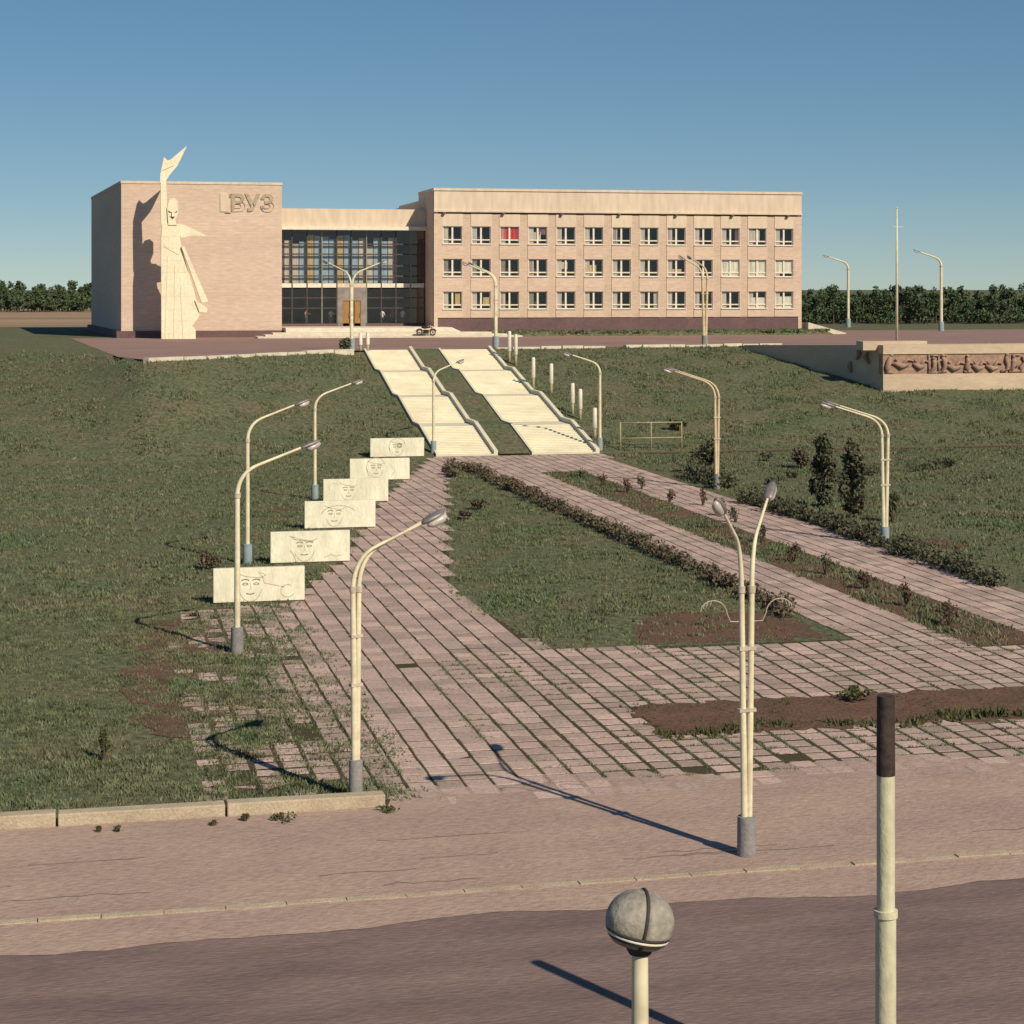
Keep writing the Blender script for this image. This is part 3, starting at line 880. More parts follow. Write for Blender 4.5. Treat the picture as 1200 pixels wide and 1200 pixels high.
# piers between the window columns, slightly behind the panels
for k in range(NBAY + 1):
    if k == 0:
        xa, xb = W0, xs[0] - ww / 2 - 0.10
    elif k == NBAY:
        xa, xb = xs[-1] + ww / 2 + 0.10, W1
    else:
        xa, xb = xs[k - 1] + ww / 2 + 0.10, xs[k] - ww / 2 - 0.10
    wpart(MB().box(xa, xb, V0 + (0.06 if 0 < k < NBAY else 0.0), V0 + 0.4, PB, zf - 0.34), 'pier', 'pier_stone' if 0 < k < NBAY else 'wing_stone', wing)
for x in xs:
    for j in range(0, len(zlev), 2):
        wpart(MB().box(x - ww / 2 - 0.098, x + ww / 2 + 0.098, V0 + 0.0, V0 + 0.4, zlev[j + 1] + (0.0 if j == 6 else 0.0), zlev[j]), 'wall_panel', 'fascia' if j == 0 else 'wing_stone', wing)
    for j, z in enumerate(zc):
        for sgn in (-1, 1):
            xe = x + sgn * (ww / 2 + 0.049)
            wpart(MB().box(xe - 0.049, xe + 0.049, V0 + 0.04, V0 + 0.4, z - wh / 2 + 0.001, z + wh / 2 - 0.001), 'reveal', 'wing_stone', wing)
# windows: one prototype with its pieces, then copies
def window_proto():
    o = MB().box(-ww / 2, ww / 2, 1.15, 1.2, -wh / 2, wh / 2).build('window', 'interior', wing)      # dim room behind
    f = MB()
    t = 0.075
    f.box(-ww / 2, ww / 2, 0.17, 0.25, wh / 2 - t, wh / 2).box(-ww / 2, ww / 2, 0.17, 0.25, -wh / 2, -wh / 2 + t)
    f.box(-ww / 2, -ww / 2 + t, 0.17, 0.25, -wh / 2 + t, wh / 2 - t).box(ww / 2 - t, ww / 2, 0.17, 0.25, -wh / 2 + t, wh / 2 - t)
    f.box(-0.09, 0.09, 0.165, 0.25, -wh / 2 + t, wh / 2 - t)
    zt_ = -wh / 2 + 0.42
    f.box(-ww / 2 + t, -0.09, 0.168, 0.25, zt_ - 0.06, zt_ + 0.06).box(0.09, ww / 2 - t, 0.168, 0.25, zt_ - 0.06, zt_ + 0.06)
    f.build('frame', 'white_paint', o)
    for (xa, xb) in ((-ww / 2 + t, -0.09), (0.09, ww / 2 - t)):
        for (za, zb) in ((-wh / 2 + t, zt_ - 0.06), (zt_ + 0.06, wh / 2 - t)):
            MB().quad((xa, 0.21, za), (xb, 0.21, za), (xb, 0.21, zb), (xa, 0.21, zb)).build('pane', 'pane_glass', o)
    MB().box(-ww / 2 - 0.05, ww / 2 + 0.05, -0.10, 0.20, -wh / 2 - 0.06, -wh / 2 + 0.02).build('sill', 'white_paint', o)
    return o
wp = window_proto()
curt = {}
def get_curtain(m, w0, w1, h0, h1):
    key = (m, w0, w1, h0, h1)
    if key not in curt:
        mb = curtain_mesh(w0, w1, 0.265, h0, h1, 0.03, 8)
        me = bpy.data.meshes.new('curtain')
        me.from_pydata(mb.v, [], mb.f); me.materials.append(MATS[m])
        curt[key] = me
    o = bpy.data.objects.new('curtain', curt[key])
    C.objects.link(o)
    return o
full = (-ww / 2 + 0.08, ww / 2 - 0.08)
special = {(0, 2): [('curtain_red', *full, -wh / 2 + 0.36, wh / 2 - 0.05)],
           (0, 3): [('curtain_pale', full[0], 0.35, -wh / 2 + 0.3, 0.35), ('curtain_plum', 0.0, full[1], 0.1, wh / 2 - 0.05)],
           (1, 10): [('blind', *full, -wh / 2 + 0.08, wh / 2 - 0.08)], (1, 11): [('blind', *full, -wh / 2 + 0.08, wh / 2 - 0.08)],
           (1, 12): [('blind', *full, -wh / 2 + 0.40, wh / 2 - 0.08)],
           (2, 11): [('blind', *full, -wh / 2 + 0.08, 0.25)], (2, 12): [('blind', *full, -wh / 2 + 0.08, 0.35)],
           (1, 5): [('curtain_gold', -0.6, 0.3, -wh / 2 + 0.2, 0.3)], (1, 4): [('curtain_pale', -0.5, 0.2, -0.1, 0.6)],
           (1, 8): [('curtain_gold', -0.5, 0.6, -0.6, -0.1)], (0, 11): [('curtain_pale', -0.5, 0.3, -0.5, 0.7)], (2, 0): [('curtain_gold', 0.3, 0.8, -0.5, 0.7)],
           (2, 1): [('curtain_gold', 0.25, 0.85, -0.6, 0.3)]}
first = True
for j, z in enumerate(zc):
    for k, x in enumerate(xs):
        o = wp if first else copy_tree(wp, wing)
        first = False
        o.location = Vector((x, V0, z)) - Vector(wing.location)
        sp = special.get((j, k))
        if sp is None and random.random() < 0.5:
            mm = random.choice(['curtain_pale', 'curtain_plum', 'curtain_blue', 'curtain_plum'])
            w_ = random.choice([0.25, 0.35, 0.5])
            sp = [(mm, full[0], full[0] + w_, -wh / 2 + 0.1, wh / 2 - 0.06)] if random.random() < 0.5 else [(mm, full[1] - w_, full[1], -wh / 2 + 0.1, wh / 2 - 0.06)]
        for s_ in (sp or []):
            c = get_curtain(*s_)
            c.parent = o
# rear, lower parts stepping down behind the link
wpart(MB().box(W0 + 0.05, W0 + 12, V0 + DEP + 0.06, V0 + DEP + 13, PLAT - 0.4, 19.2), 'rear_wall', 'wing_stone', wing)
wpart(MB().box(W0 + 0.1, W0 + 12, V0 + DEP + 13.01, V0 + DEP + 30, PLAT - 0.4, 19.0), 'rear_wall', 'wing_stone', wing)
# grassy verge before the plinth and the small stone ramp at its end
verge = kind(MB().hexa([(37.5, 186.6, PLAT - 0.2), (76.5, 186.6, PLAT - 0.2), (76.5, V0 + 0.2, PLAT - 0.2), (37.5, V0 + 0.2, PLAT - 0.2)],
                       [(38.5, 187.4, PLAT + 0.45), (75.5, 187.4, PLAT + 0.45), (75.5, V0 + 0.2, PLAT + 0.55), (38.5, V0 + 0.2, PLAT + 0.55)]).build('verge', 'grass'), 'structure')
grass_field('verge_grass', 5000, (38, 76, 186.8, 189.9), 0.16, lambda x, y: x > 0, seed=21).location.z = 0.42
rp = MB().slab_xz([(-1.6, 0), (2.6, 0), (2.6, 0.12), (-1.6, 1.25)], -1.5, 1.5).build('ramp', 'whitestone')
rp.location = (W1 + 2.0, V0 + 0.6, PLAT)
tag(rp, 'small sloping pale stone ramp at the end of the classroom block', 'ramp')

# ------------------------------------------------------------------ white kerb along the edge of the upper terrace
tk = empty('terrace_kerb', (14, 140, PLAT), 'broken whitish stone kerb along the top of the grass bank', 'kerb')
def kerb_run(ua, ub, skip=()):
    u = ua
    while u < ub:
        ln = random.uniform(1.4, 2.6)
        if random.random() < 0.88:
            pa = Vector((u, float(v_edge(u)), 0)); pb = Vector((u + ln, float(v_edge(u + ln)), 0))
            d = (pb - pa); an = math.atan2(d.y, d.x); L = d.length
            b = MB().box(0, L - 0.12, -0.30 + random.uniform(-0.05, 0.05), 0.22, -0.5, 0.16 + random.uniform(-0.05, 0.04)).build('kerb_block', 'whitestone', tk)
            b.location = Vector((u, float(v_edge(u)), PLAT)) - Vector(tk.location)
            b.rotation_euler = (0, 0, an + random.uniform(-0.02, 0.02))
        u += ln
kerb_run(4.2, 20.0)
kerb_run(32.0, 56.0)

# ------------------------------------------------------------------ stairway: two flights of four runs, grass strip between
stair = empty('stairway', (25.7, 112.3, 0), 'wide pale stone stairway of two parallel flights climbing the grass bank', 'stairs')
shear = lambda v: 0.022 * (v - VB)                         # the axis leans a little to the right of the grid
for (ua, ub) in ((20.75, 24.10), (26.60, 30.40)):
    for k in range(4):
        (va, za), (vb, zb) = prof[2 * k], prof[2 * k + 1]
        ns = 18
        mb = MB()
        for q in range(ns):
            v0_ = va + (vb - va) * q / ns; z1_ = za + (zb - za) * (q + 1) / ns
            s0 = shear(v0_)
            vend = vb + 0.02 if q < ns - 1 else (prof[2 * k + 2][0] + 0.01 if k < 3 else vb + 0.4)
            v1_ = va + (vb - va) * (q + 1) / ns if q < ns - 1 else vend
            s1 = shear(v1_)
            zlo = z1_ - 0.9
            mb.hexa([(ua + s0, v0_, zlo), (ub + s0, v0_, zlo), (ub + s1, v1_, zlo), (ua + s1, v1_, zlo)],
                    [(ua + s0, v0_, z1_ + 0.03), (ub + s0, v0_, z1_ + 0.03), (ub + s1, v1_, z1_ + 0.03), (ua + s1, v1_, z1_ + 0.03)])
        wpart(mb, 'flight', 'stairstone', stair)
    for side, uu in ((0, ub), ):
        wd = 0.24
        for k in range(len(prof) - 1):
            (va, za), (vb, zb) = prof[k], prof[k + 1]
            sa, sb = shear(va), shear(vb)
            ca_ = uu + 0.003
            h0 = 0.30
            mb = MB().hexa([(ca_ + sa, va, za - 0.9), (ca_ + wd + sa, va, za - 0.9), (ca_ + wd + sb, vb, zb - 0.9), (ca_ + sb, vb, zb - 0.9)],
                           [(ca_ + sa, va, za + h0), (ca_ + wd + sa, va, za + h0), (ca_ + wd + sb, vb, zb + h0), (ca_ + sb, vb, zb + h0)])
            wpart(mb, 'parapet', 'stairstone', stair)
    wd = 0.16
    for k in range(len(prof) - 1):
        (va, za), (vb, zb) = prof[k], prof[k + 1]
        sa, sb = shear(va), shear(vb)
        ca_ = ua - wd - 0.003
        mb = MB().hexa([(ca_ + sa, va, za - 0.9), (ca_ + wd + sa, va, za - 0.9), (ca_ + wd + sb, vb, zb - 0.9), (ca_ + sb, vb, zb - 0.9)],
                       [(ca_ + sa, va, za + 0.16), (ca_ + wd + sa, va, za + 0.16), (ca_ + wd + sb, vb, zb + 0.16), (ca_ + sb, vb, zb + 0.16)])
        wpart(mb, 'side_string', 'stairstone', stair)
# dark earth strip between the flights follows the steps
mb = MB()
for k in range(len(prof) - 1):
    (va, za), (vb, zb) = prof[k], prof[k + 1]
    sa, sb = shear(va), shear(vb)
    mb.quad((24.45 + sa, va, za + 0.10), (26.37 + sa, va, za + 0.10), (26.37 + sb, vb, zb + 0.10), (24.45 + sb, vb, zb + 0.10))
kind(mb.build('planted_strip', 'grass'), 'structure')

# ------------------------------------------------------------------ retaining wall with relief at the right
cpt = hit(1035, 458)
TOPZ = CAMH - (404.5 - HOR) * (cpt.x * SA + cpt.y * CA) / FPX
th_ = R(13.0)
fd = ray(872, 401)
_rt = fd.x / fd.y                       # the wing runs back until it meets the line of sight of its far end
_L = (cpt.x - _rt * (cpt.y + 0.8)) / (math.sin(th_) + _rt * math.cos(th_))
far = Vector((cpt.x - _L * math.sin(th_), cpt.y + 0.8 + _L * math.cos(th_), TOPZ))
rw = empty('retaining_wall', (cpt.x, cpt.y, 0), 'stone terrace wall carrying a carved relief band, one side in shadow', 'wall')
cx, cy = cpt.x, cpt.y
# direction of the wing kept so that it turns from the sun
dirw = Vector((far.x - cx, far.y - cy)).normalized()
LW = Vector((far.x - cx, far.y - cy)).length
nrm = Vector((-dirw.y, dirw.x))
inn = Vector((dirw.y, -dirw.x))
if inn.x < 0:
    inn = -inn
FW = 40.0
zb0 = cpt.z - 0.8
# front face pieces
def fbox(x0, x1, y0, y1, z0, z1, name, m, parent=rw):
    return wpart(MB().box(cx + x0, cx + x1, cy + y0, cy + y1, z0, z1), name, m, parent)
hgt = TOPZ - cpt.z
zr0, zr1 = cpt.z + hgt * 0.36, cpt.z + hgt * 0.80
fbox(0, FW, 0.0, 0.8, zb0, zr0, 'base_course', 'wall_stone')
fbox(0.02, FW, 0.10, 0.8, zr0, zr1, 'relief_ground', 'relief')
fbox(0, FW, 0.0, 0.8, zr1, TOPZ, 'top_course', 'wall_stone')
pq = [(cx, cy + 0.8), (cx + inn.x * 0.7, cy + 0.8 + inn.y * 0.7), (far.x + inn.x * 0.7, far.y + inn.y * 0.7), (far.x, far.y)]
wpart(MB().hexa(ring(pq, 0.5), [(pq[0][0], pq[0][1], TOPZ), (pq[1][0], pq[1][1], TOPZ), (pq[2][0], pq[2][1], TOPZ - 0.5), (pq[3][0], pq[3][1], TOPZ - 0.5)]), 'wing_wall', 'wall_stone', rw)
# upper block of the parapet
fbox(-1.2, 3.9, 0.9, 2.2, TOPZ - 0.4, TOPZ + 0.26, 'parapet_block', 'wall_stone')
fbox(3.92, FW, 0.9, 1.6, TOPZ - 0.4, TOPZ + 0.02, 'parapet_block', 'wall_stone')
# carved figures: crouching, reaching shapes in high relief
fr = random.Random(4)
x = 0.25
while x < 12:
    wdt = fr.uniform(0.45, 0.95)
    mb = MB()
    zz0, zz1 = zr0 + 0.06, zr1 - fr.uniform(0.05, 0.45)
    cxm = x + wdt / 2
    sty = fr.random()
    if sty < 0.3:                                             # reclining figure
        wdt = fr.uniform(1.1, 1.7)
        zm = zz0 + fr.uniform(0.2, 0.6)
        path = [(cx + x, cy + 0.05, zm + 0.25), (cx + x + wdt * 0.4, cy, zm), (cx + x + wdt * 0.75, cy + 0.02, zm + 0.1), (cx + x + wdt * 0.15, cy + 0.0, zm + 0.45)]
        mb.tube(path[:3], [0.12, 0.24, 0.10], 8)
        mb.tube([path[1], (cx + x + wdt * 0.7, cy, zm + 0.5), (cx + x + wdt, cy + 0.03, zm + 0.35)], [0.14, 0.12, 0.06], 7)
        zz1 = zm + 0.4
    else:
        if sty > 0.75:                                        # carved frame beside the figure
            fh_ = zr1 - zr0 - 0.12
            mb.box(cx + x, cx + x + 0.10, cy - 0.03, cy + 0.12, zr0 + 0.06, zr0 + 0.06 + fh_)
            mb.box(cx + x + 0.10, cx + x + wdt, cy - 0.03, cy + 0.12, zr0 + fh_ - 0.06, zr0 + 0.06 + fh_)
        path = [(cx + x + fr.uniform(0, 0.3), cy + 0.05, zz0), (cx + cxm + fr.uniform(-0.25, 0.25), cy + 0.02, zz0 + (zz1 - zz0) * 0.35), (cx + cxm + fr.uniform(-0.2, 0.2), cy + 0.0, zz0 + (zz1 - zz0) * 0.7), (cx + cxm + fr.uniform(-0.15, 0.15), cy + 0.02, zz1)]
        mb.tube(path, [0.10, fr.uniform(0.14, 0.24), fr.uniform(0.16, 0.26), 0.10], 8)
        mb.tube([(cx + x, cy + 0.05, zz0 + 0.05), (cx + x + wdt, cy + 0.05, zz0 + fr.uniform(0.0, 0.3))], [0.13, 0.08], 7)
        mb.tube([path[2], (cx + x + wdt * fr.uniform(0.7, 1.3), cy + 0.0, zz0 + (zz1 - zz0) * fr.uniform(0.3, 1.05))], [0.10, 0.06], 7)
    fg = wpart(mb, 'carved_figure', 'relief', rw, True)
    hb = bmesh.new()
    bmesh.ops.create_icosphere(hb, subdivisions=2, radius=0.13)
    hm = bpy.data.meshes.new('head'); hb.to_mesh(hm); hb.free()
    hm.materials.append(MATS['relief'])
    h = bpy.data.objects.new('carved_head', hm); C.objects.link(h); h.parent = fg
    h.location = Vector((path[3][0], cy - 0.02, min(zz1 + 0.06, zr1 - 0.12))) - Vector(rw.location)
    x += wdt * 0.95
for (t0, zz, tilt) in ((1.0, 0.72, 0.5), (2.6, 0.80, -0.35), (3.3, 0.5, 0.2)):
    p = Vector((cx + dirw.x * t0, cy + 0.8 + dirw.y * t0, cpt.z + hgt * zz)) - Vector((inn.x, inn.y, 0)) * 0.16
    mb = MB().tube([p + Vector((0, 0, -0.5)), p + Vector((dirw.x * tilt, dirw.y * tilt, 0)), p + Vector((dirw.x * tilt * 0.4, dirw.y * tilt * 0.4, 0.35))], [0.08, 0.2, 0.08], 8)
    wpart(mb, 'carved_figure', 'relief', rw, True)
# fill behind the wall up to the terrace level
pts = [(cx + 0.4, cy + 0.7), (cx + FW, cy + 0.7), (cx + FW, 175), (far.x + 0.3, 175), (far.x + 0.3, far.y + 0.3)]
kind(MB().hexa(ring(pts, 1.0), ring(pts, PLAT + 0.02)).build('terrace_fill', 'terrace'), 'structure')

# ------------------------------------------------------------------ street lamps
def arm_path(hj, reach, rise):
    pts = []
    p0, p1, p2 = (0.0, hj), (0.02, hj + rise * 0.50), (reach * 0.34, hj + rise * 0.66)
    for k in range(9):
        t = k / 8
        pts.append(((1 - t) ** 2 * p0[0] + 2 * t * (1 - t) * p1[0] + t * t * p2[0], (1 - t) ** 2 * p0[1] + 2 * t * (1 - t) * p1[1] + t * t * p2[1]))
    for k in range(1, 4):
        t = k / 3
        pts.append((p2[0] + (reach - p2[0]) * t, p2[1] + (hj + rise - p2[1]) * t))
    return pts
def lamp_head(parent, tip, d, ln=0.62, m='lamp_grey'):
    """flat spoon-shaped luminaire along direction d"""
    d = d.normalized()
    side = d.cross(Vector((0, 0, 1))).normalized()
    up = side.cross(d)
    mb = MB()
    n, seg = 8, 10
    rings = []
    for k in range(n):
        t = k / (n - 1)
        w = 0.03 + 0.075 * math.sin(math.pi * min(1, 0.12 + t * 0.86)) ** 0.8
        h = w * 0.55
        c = tip + d * (t * ln - 0.05)
        for q in range(seg):
            an = 2 * math.pi * q / seg
            mb.v.append(tuple(c + side * math.cos(an) * w + up * math.sin(an) * h))
    for k in range(n - 1):
        for q in range(seg):
            q2 = (q + 1) % seg
            mb.f.append((k * seg + q, k * seg + q2, (k + 1) * seg + q2, (k + 1) * seg + q))
    mb.f.append(tuple(reversed(range(seg))))
    mb.f.append(tuple((n - 1) * seg + q for q in range(seg)))
    o = mb.build('lamp_head', m, parent, True)
    b = MB()
    c = tip + d * ln * 0.5 - up * 0.075
    b.tube([c - d * 0.2, c - d * 0.1 - up * 0.03, c + d * 0.12 - up * 0.03, c + d * 0.22], [0.05, 0.085, 0.085, 0.04], 8)
    b.build('lamp_glass', 'lamp_glass', o, True)
    return o
def lamp(loc, arms, hj, reach, rise, label, sleeve=(0.17, 0.75), rad=0.085, sep=0.11, m='pole_paint', sm='sleeve', group='street lamps', head=0.62, yaw_pair=0.0):
    """arms: list of world azimuths (radians, 0 = +x); one pole for each arm, set side by side"""
    t = empty('street_lamp', (loc[0], loc[1], loc[2] - 0.02), label, 'street lamp', group)
    sr_, sh = sleeve
    s = MB().tube([(0, 0, -0.15), (0, 0, sh - 0.04), (0, 0, sh), (0, 0, sh + 0.001)], [sr_ * 1.04, sr_, sr_ * 0.96, sr_ * 0.7], 18)
    o = s.build('base_sleeve', sm, t); smooth_by_angle(o)
    nA = len(arms)
    for k, az in enumerate(arms):
        off = Vector((0, 0, 0))
        if nA > 1:
            pa = yaw_pair
            off = Vector((math.cos(pa), math.sin(pa), 0)) * (sep * (k - 0.5))
        jt = Vector((off.x, off.y, hj))
        bt = Vector((off.x * 0.45, off.y * 0.45, sh - 0.05))
        mid1 = bt.lerp(jt, 0.985)
        p = MB().tube([bt, bt.lerp(jt, 0.4), bt.lerp(jt, 0.8), jt], [rad * 1.0, rad * 0.95, rad * 0.88, rad * 0.85], 12)
        o = p.build('pole', m, t); smooth_by_angle(o)
        d2 = Vector((math.cos(az), math.sin(az), 0))
        pts = [jt + d2 * q[0] + Vector((0, 0, q[1] - hj)) for q in arm_path(hj, reach, rise)]
        ra = [rad * 0.80 - rad * 0.38 * i / (len(pts) - 1) for i in range(len(pts))]
        o = MB().tube(pts, ra, 10).build('arm', m, t); smooth_by_angle(o)
        lamp_head(o, pts[-1], pts[-1] - pts[-2], head)
        c = MB().tube([jt + Vector((0, 0, -0.06)), jt + Vector((0, 0, 0.06))], rad * 1.12, 12)
        o = c.build('collar', 'bracket', t); smooth_by_angle(o)
    if nA > 1:
        for zz in (0.55, 0.78):
            c = MB().box(-sep * 0.5 - rad, sep * 0.5 + rad, -rad * 1.05, rad * 1.05, hj * zz - 0.03, hj * zz + 0.03).build('clamp', 'bracket', t)
            c.rotation_euler = (0, 0, yaw_pair)
    return t
G1, G2, G3 = 'street lamps along the stone panels', 'street lamps along the right path', 'street lamps on the upper terrace'
lamp(on_z(278, 766), [0.25], 4.35, 1.9, 1.25, 'cream single arm lamp standing before the panel beside the overgrown paving', group=G1)
lamp(on_z(290, 661), [0.25], 4.5, 1.85, 1.25, 'cream single arm lamp behind the panel beside the overgrown paving', group=G1, sm='sleeve_blue')
lamp(on_z(369, 586), [0.25], 4.3, 1.9, 1.20, 'cream single arm lamp behind the middle stone panel, on the grass', group=G1, sm='sleeve_blue')
lamp(on_z(417, 938), [0.12, 0.30], 4.15, 1.45, 1.25, 'tall twin pole lamp on grey concrete sleeve at the kerb corner of the lawn', sleeve=(0.135, 0.82), rad=0.062, sep=0.13, head=0.5, yaw_pair=0.35, group=G1, sm='sleeve')
lamp(hit(508, 531), [0.35], 4.3, 1.6, 1.1, 'cream lamp at the foot of the stairway, left of the flights', group=G1, sm='sleeve_blue')
lamp(hit(703, 527), [math.pi - 0.2], 4.7, 1.7, 1.1, 'cream lamp at the foot of the stairway beside the white posts', group=G2, sm='sleeve_blue', rad=0.10)
lamp(hit(840, 573), [math.pi - 0.15, math.pi - 0.35], 4.6, 2.05, 1.3, 'rusty yellow twin pole lamp growing out of the dark hedge', group=G2, m='pole_rust', rad=0.075, sep=0.2)
lamp(on_z(1037, 639), [math.pi - 0.1, math.pi - 0.35], 4.3, 1.9, 1.15, 'cream twin pole lamp with pale blue sleeve beside the columnar trees', group=G2, sm='sleeve_blue', rad=0.075, sep=0.26)
l9 = lamp(on_z(875, 1003), [math.pi + 0.95, math.pi / 2 - 0.60], 4.72, 1.15, 1.5, 'tall twin pole lamp on the road shoulder with thin curved side brackets', sleeve=(0.165, 0.72), rad=0.060, sep=0.20, head=0.5, yaw_pair=0.1, group=G2)
for sgn in (-1, 1):
    pts = []
    for k in range(10):
        an = math.pi * (0.02 + 0.78 * k / 9)
        pts.append((sgn * (0.36 + 0.26 * (1 - math.cos(an))), 0.0, 4.28 + 0.26 * math.sin(an)))
    pts = [(sgn * 0.08, 0, 4.15), (sgn * 0.30, 0, 4.16)] + pts
    br = MB().tube(pts, 0.009, 6).build('side_bracket', 'bracket', l9)
    for k in (8, 9, 10, 11):
        q = Vector(pts[k])
        MB().tube([q, q + Vector((sgn * 0.02, 0, -0.08))], 0.008, 5).build('bracket_tooth', 'bracket', br)
lamp(hit(412, 411.5), [math.pi * 0.75, 0.05], 5.1, 2.2, 1.75, 'cream lamp with two spreading arms at the head of the stairway', group=G3, rad=0.11, sep=0.1, sm='sleeve_blue', sleeve=(0.26, 1.0))
p = on_z(581, 408.5, PLAT)
lamp(p, [math.pi - 0.1, math.pi - 0.75], 5.0, 2.1, 1.7, 'cream lamp with arms bent one way at the head of the right flight', group=G3, rad=0.12, sep=0.1, sm='sleeve_blue', sleeve=(0.26, 1.0))
p = on_z(826, 405.5, PLAT)
lamp(p, [math.pi - 0.4, math.pi - 0.9], 5.6, 1.5, 1.7, 'pinkish twin pole lamp before the classroom block at the terrace kerb', group=G3, rad=0.12, sep=0.42, sm='sleeve', sleeve=(0.26, 0.9), m='pole_rust')
p = on_z(994, 383.5, PLAT)
lamp(p, [math.pi - 0.15], 7.2, 2.4, 1.5, 'cream single arm lamp before the tree belt beside the classroom block', group=G3, rad=0.18, sm='sleeve_blue', sleeve=(0.3, 1.1), head=0.9)
p = on_z(1103, 388, PLAT)
lamp(p, [math.pi - 0.15], 7.3, 2.4, 1.6, 'cream single arm lamp before the tree belt, beyond the relief wall', group=G3, rad=0.18, sm='sleeve_blue', sleeve=(0.3, 1.1), head=0.9)

# flag pole
p = on_z(1051, 401, PLAT)
Zp = p.x * SA + p.y * CA
fh = CAMH + (HOR - 244) * Zp / FPX - PLAT
fp = empty('flagpole', p, 'thin pale flagpole with a short crossbar above the relief wall', 'flagpole')
MB().tube([(0, 0, -0.2), (0, 0, fh * 0.6), (0, 0, fh)], [0.13, 0.10, 0.06], 10).build('pole', 'pole_paint', fp, True)
zc_ = CAMH + (HOR - 266) * Zp / FPX - PLAT
MB().tube([(-0.65, 0, zc_), (0.65, 0, zc_)], 0.03, 6).build('crossbar', 'white_paint', fp, True)
MB().tube([(0, 0, fh), (0, 0, fh + 0.12)], [0.1, 0.05], 8).build('finial', 'white_paint', fp, True)

# ------------------------------------------------------------------ white marker posts beside the stairs
post_px = [(597, 424), (604.5, 428), (625, 455), (646, 462), (671, 485), (680, 492), (697, 514), (422.5, 412), (431, 411.5)]
plabels = ['slim white post beside the top of the right flight'] * 2 + ['slim white post standing on the grass halfway down beside the right flight'] * 2 + \
          ['slim white post in a pair lower down the grass beside the right flight'] * 2 + ['slim white post next to the lamp at the stairway foot'] + ['slim white post at the head of the left flight'] * 2
for (px, py), lb in zip(post_px, plabels):
    p = hit(px, py)
    t = empty('marker_post', p, lb, 'post', 'white posts beside the stairway')
    Zp = p.x * SA + p.y * CA
    hh = (36 if px > 500 else 22) * Zp / FPX
    MB().tube([(0, 0, -0.2), (0, 0, hh * 0.33)], 0.10, 10).build('foot', 'rail_paint', t, True)
    o = MB().tube([(0, 0, hh * 0.33), (0, 0, hh * 0.36), (0, 0, hh * 0.97), (0, 0, hh)], [0.11, 0.15, 0.135, 0.10], 12).build('shaft', 'white_paint', t)
    smooth_by_angle(o)

# ------------------------------------------------------------------ six stone panels with engraved portraits
def stroke(mb, pts, w=0.03):
    pts = [Vector((p[0], 0, p[1])) for p in pts]
    for i in range(len(pts) - 1):
        d = (pts[i + 1] - pts[i])
        if d.length < 1e-6:
            continue
        nn = Vector((-d.z, 0, d.x)).normalized() * w * 0.5
        e = d.normalized() * w * 0.3
        mb.quad(pts[i] - nn - e, pts[i + 1] - nn + e, pts[i + 1] + nn + e, pts[i] + nn - e)
def arc(cx_, cz_, rx, rz_, a0_, a1_, n=10):
    return [(cx_ + rx * math.cos(R(a0_ + (a1_ - a0_) * k / n)), cz_ + rz_ * math.sin(R(a0_ + (a1_ - a0_) * k / n))) for k in range(n + 1)]
def face(mb, x, z, s, tilt=0.0, long_hair=False):
    s *= 1.18
    stroke(mb, arc(x, z, 0.30 * s, 0.42 * s, 200, 345), 0.022)                 # jaw
    stroke(mb, arc(x - 0.13 * s, z + 0.10 * s, 0.10 * s, 0.05 * s, 20, 165), 0.030)   # brows
    stroke(mb, arc(x + 0.15 * s, z + 0.10 * s, 0.10 * s, 0.05 * s, 15, 160), 0.030)
    stroke(mb, arc(x - 0.13 * s, z + 0.03 * s, 0.065 * s, 0.025 * s, 0, 360), 0.026)  # eyes
    stroke(mb, arc(x + 0.15 * s, z + 0.03 * s, 0.065 * s, 0.025 * s, 0, 360), 0.026)
    stroke(mb, [(x, z + 0.06 * s), (x + 0.02 * s, z - 0.10 * s), (x - 0.03 * s, z - 0.12 * s)], 0.018)
    stroke(mb, arc(x, z - 0.20 * s, 0.10 * s, 0.03 * s, 190, 350), 0.030)
    stroke(mb, [(x - 0.36 * s, z + 0.32 * s), (x - 0.10 * s, z + 0.22 * s), (x + 0.25 * s, z + 0.18 * s), (x + 0.38 * s, z + 0.24 * s)], 0.028)
    if long_hair:
        stroke(mb, arc(x, z + 0.05 * s, 0.42 * s, 0.42 * s, 20, 210), 0.026)
        stroke(mb, [(x - 0.42 * s, z), (x - 0.34 * s, z - 0.25 * s), (x - 0.25 * s, z - 0.42 * s)], 0.028)
PANELS = [((250, 708), (357, 706), 667), ((317, 661), (410, 660), 624), ((357, 620), (440, 620), 588), ((379, 590), (455, 589), 562), ((410, 564), (480, 563), 538), ((434, 536.5), (497, 536), 514)]
plab = ['white stone panel engraved with a face, standing beside the overgrown paving',
        'white stone panel engraved with a face under slanting hair, second from the road',
        'white stone panel engraved with an arched brow face, third of its row from the road',
        'white stone panel engraved with a small face, fourth of its row from the road',
        'white stone panel engraved with faint sketch lines, second of its row from the stairway',
        'white stone panel engraved with a dark haired face, next to the stairway foot']
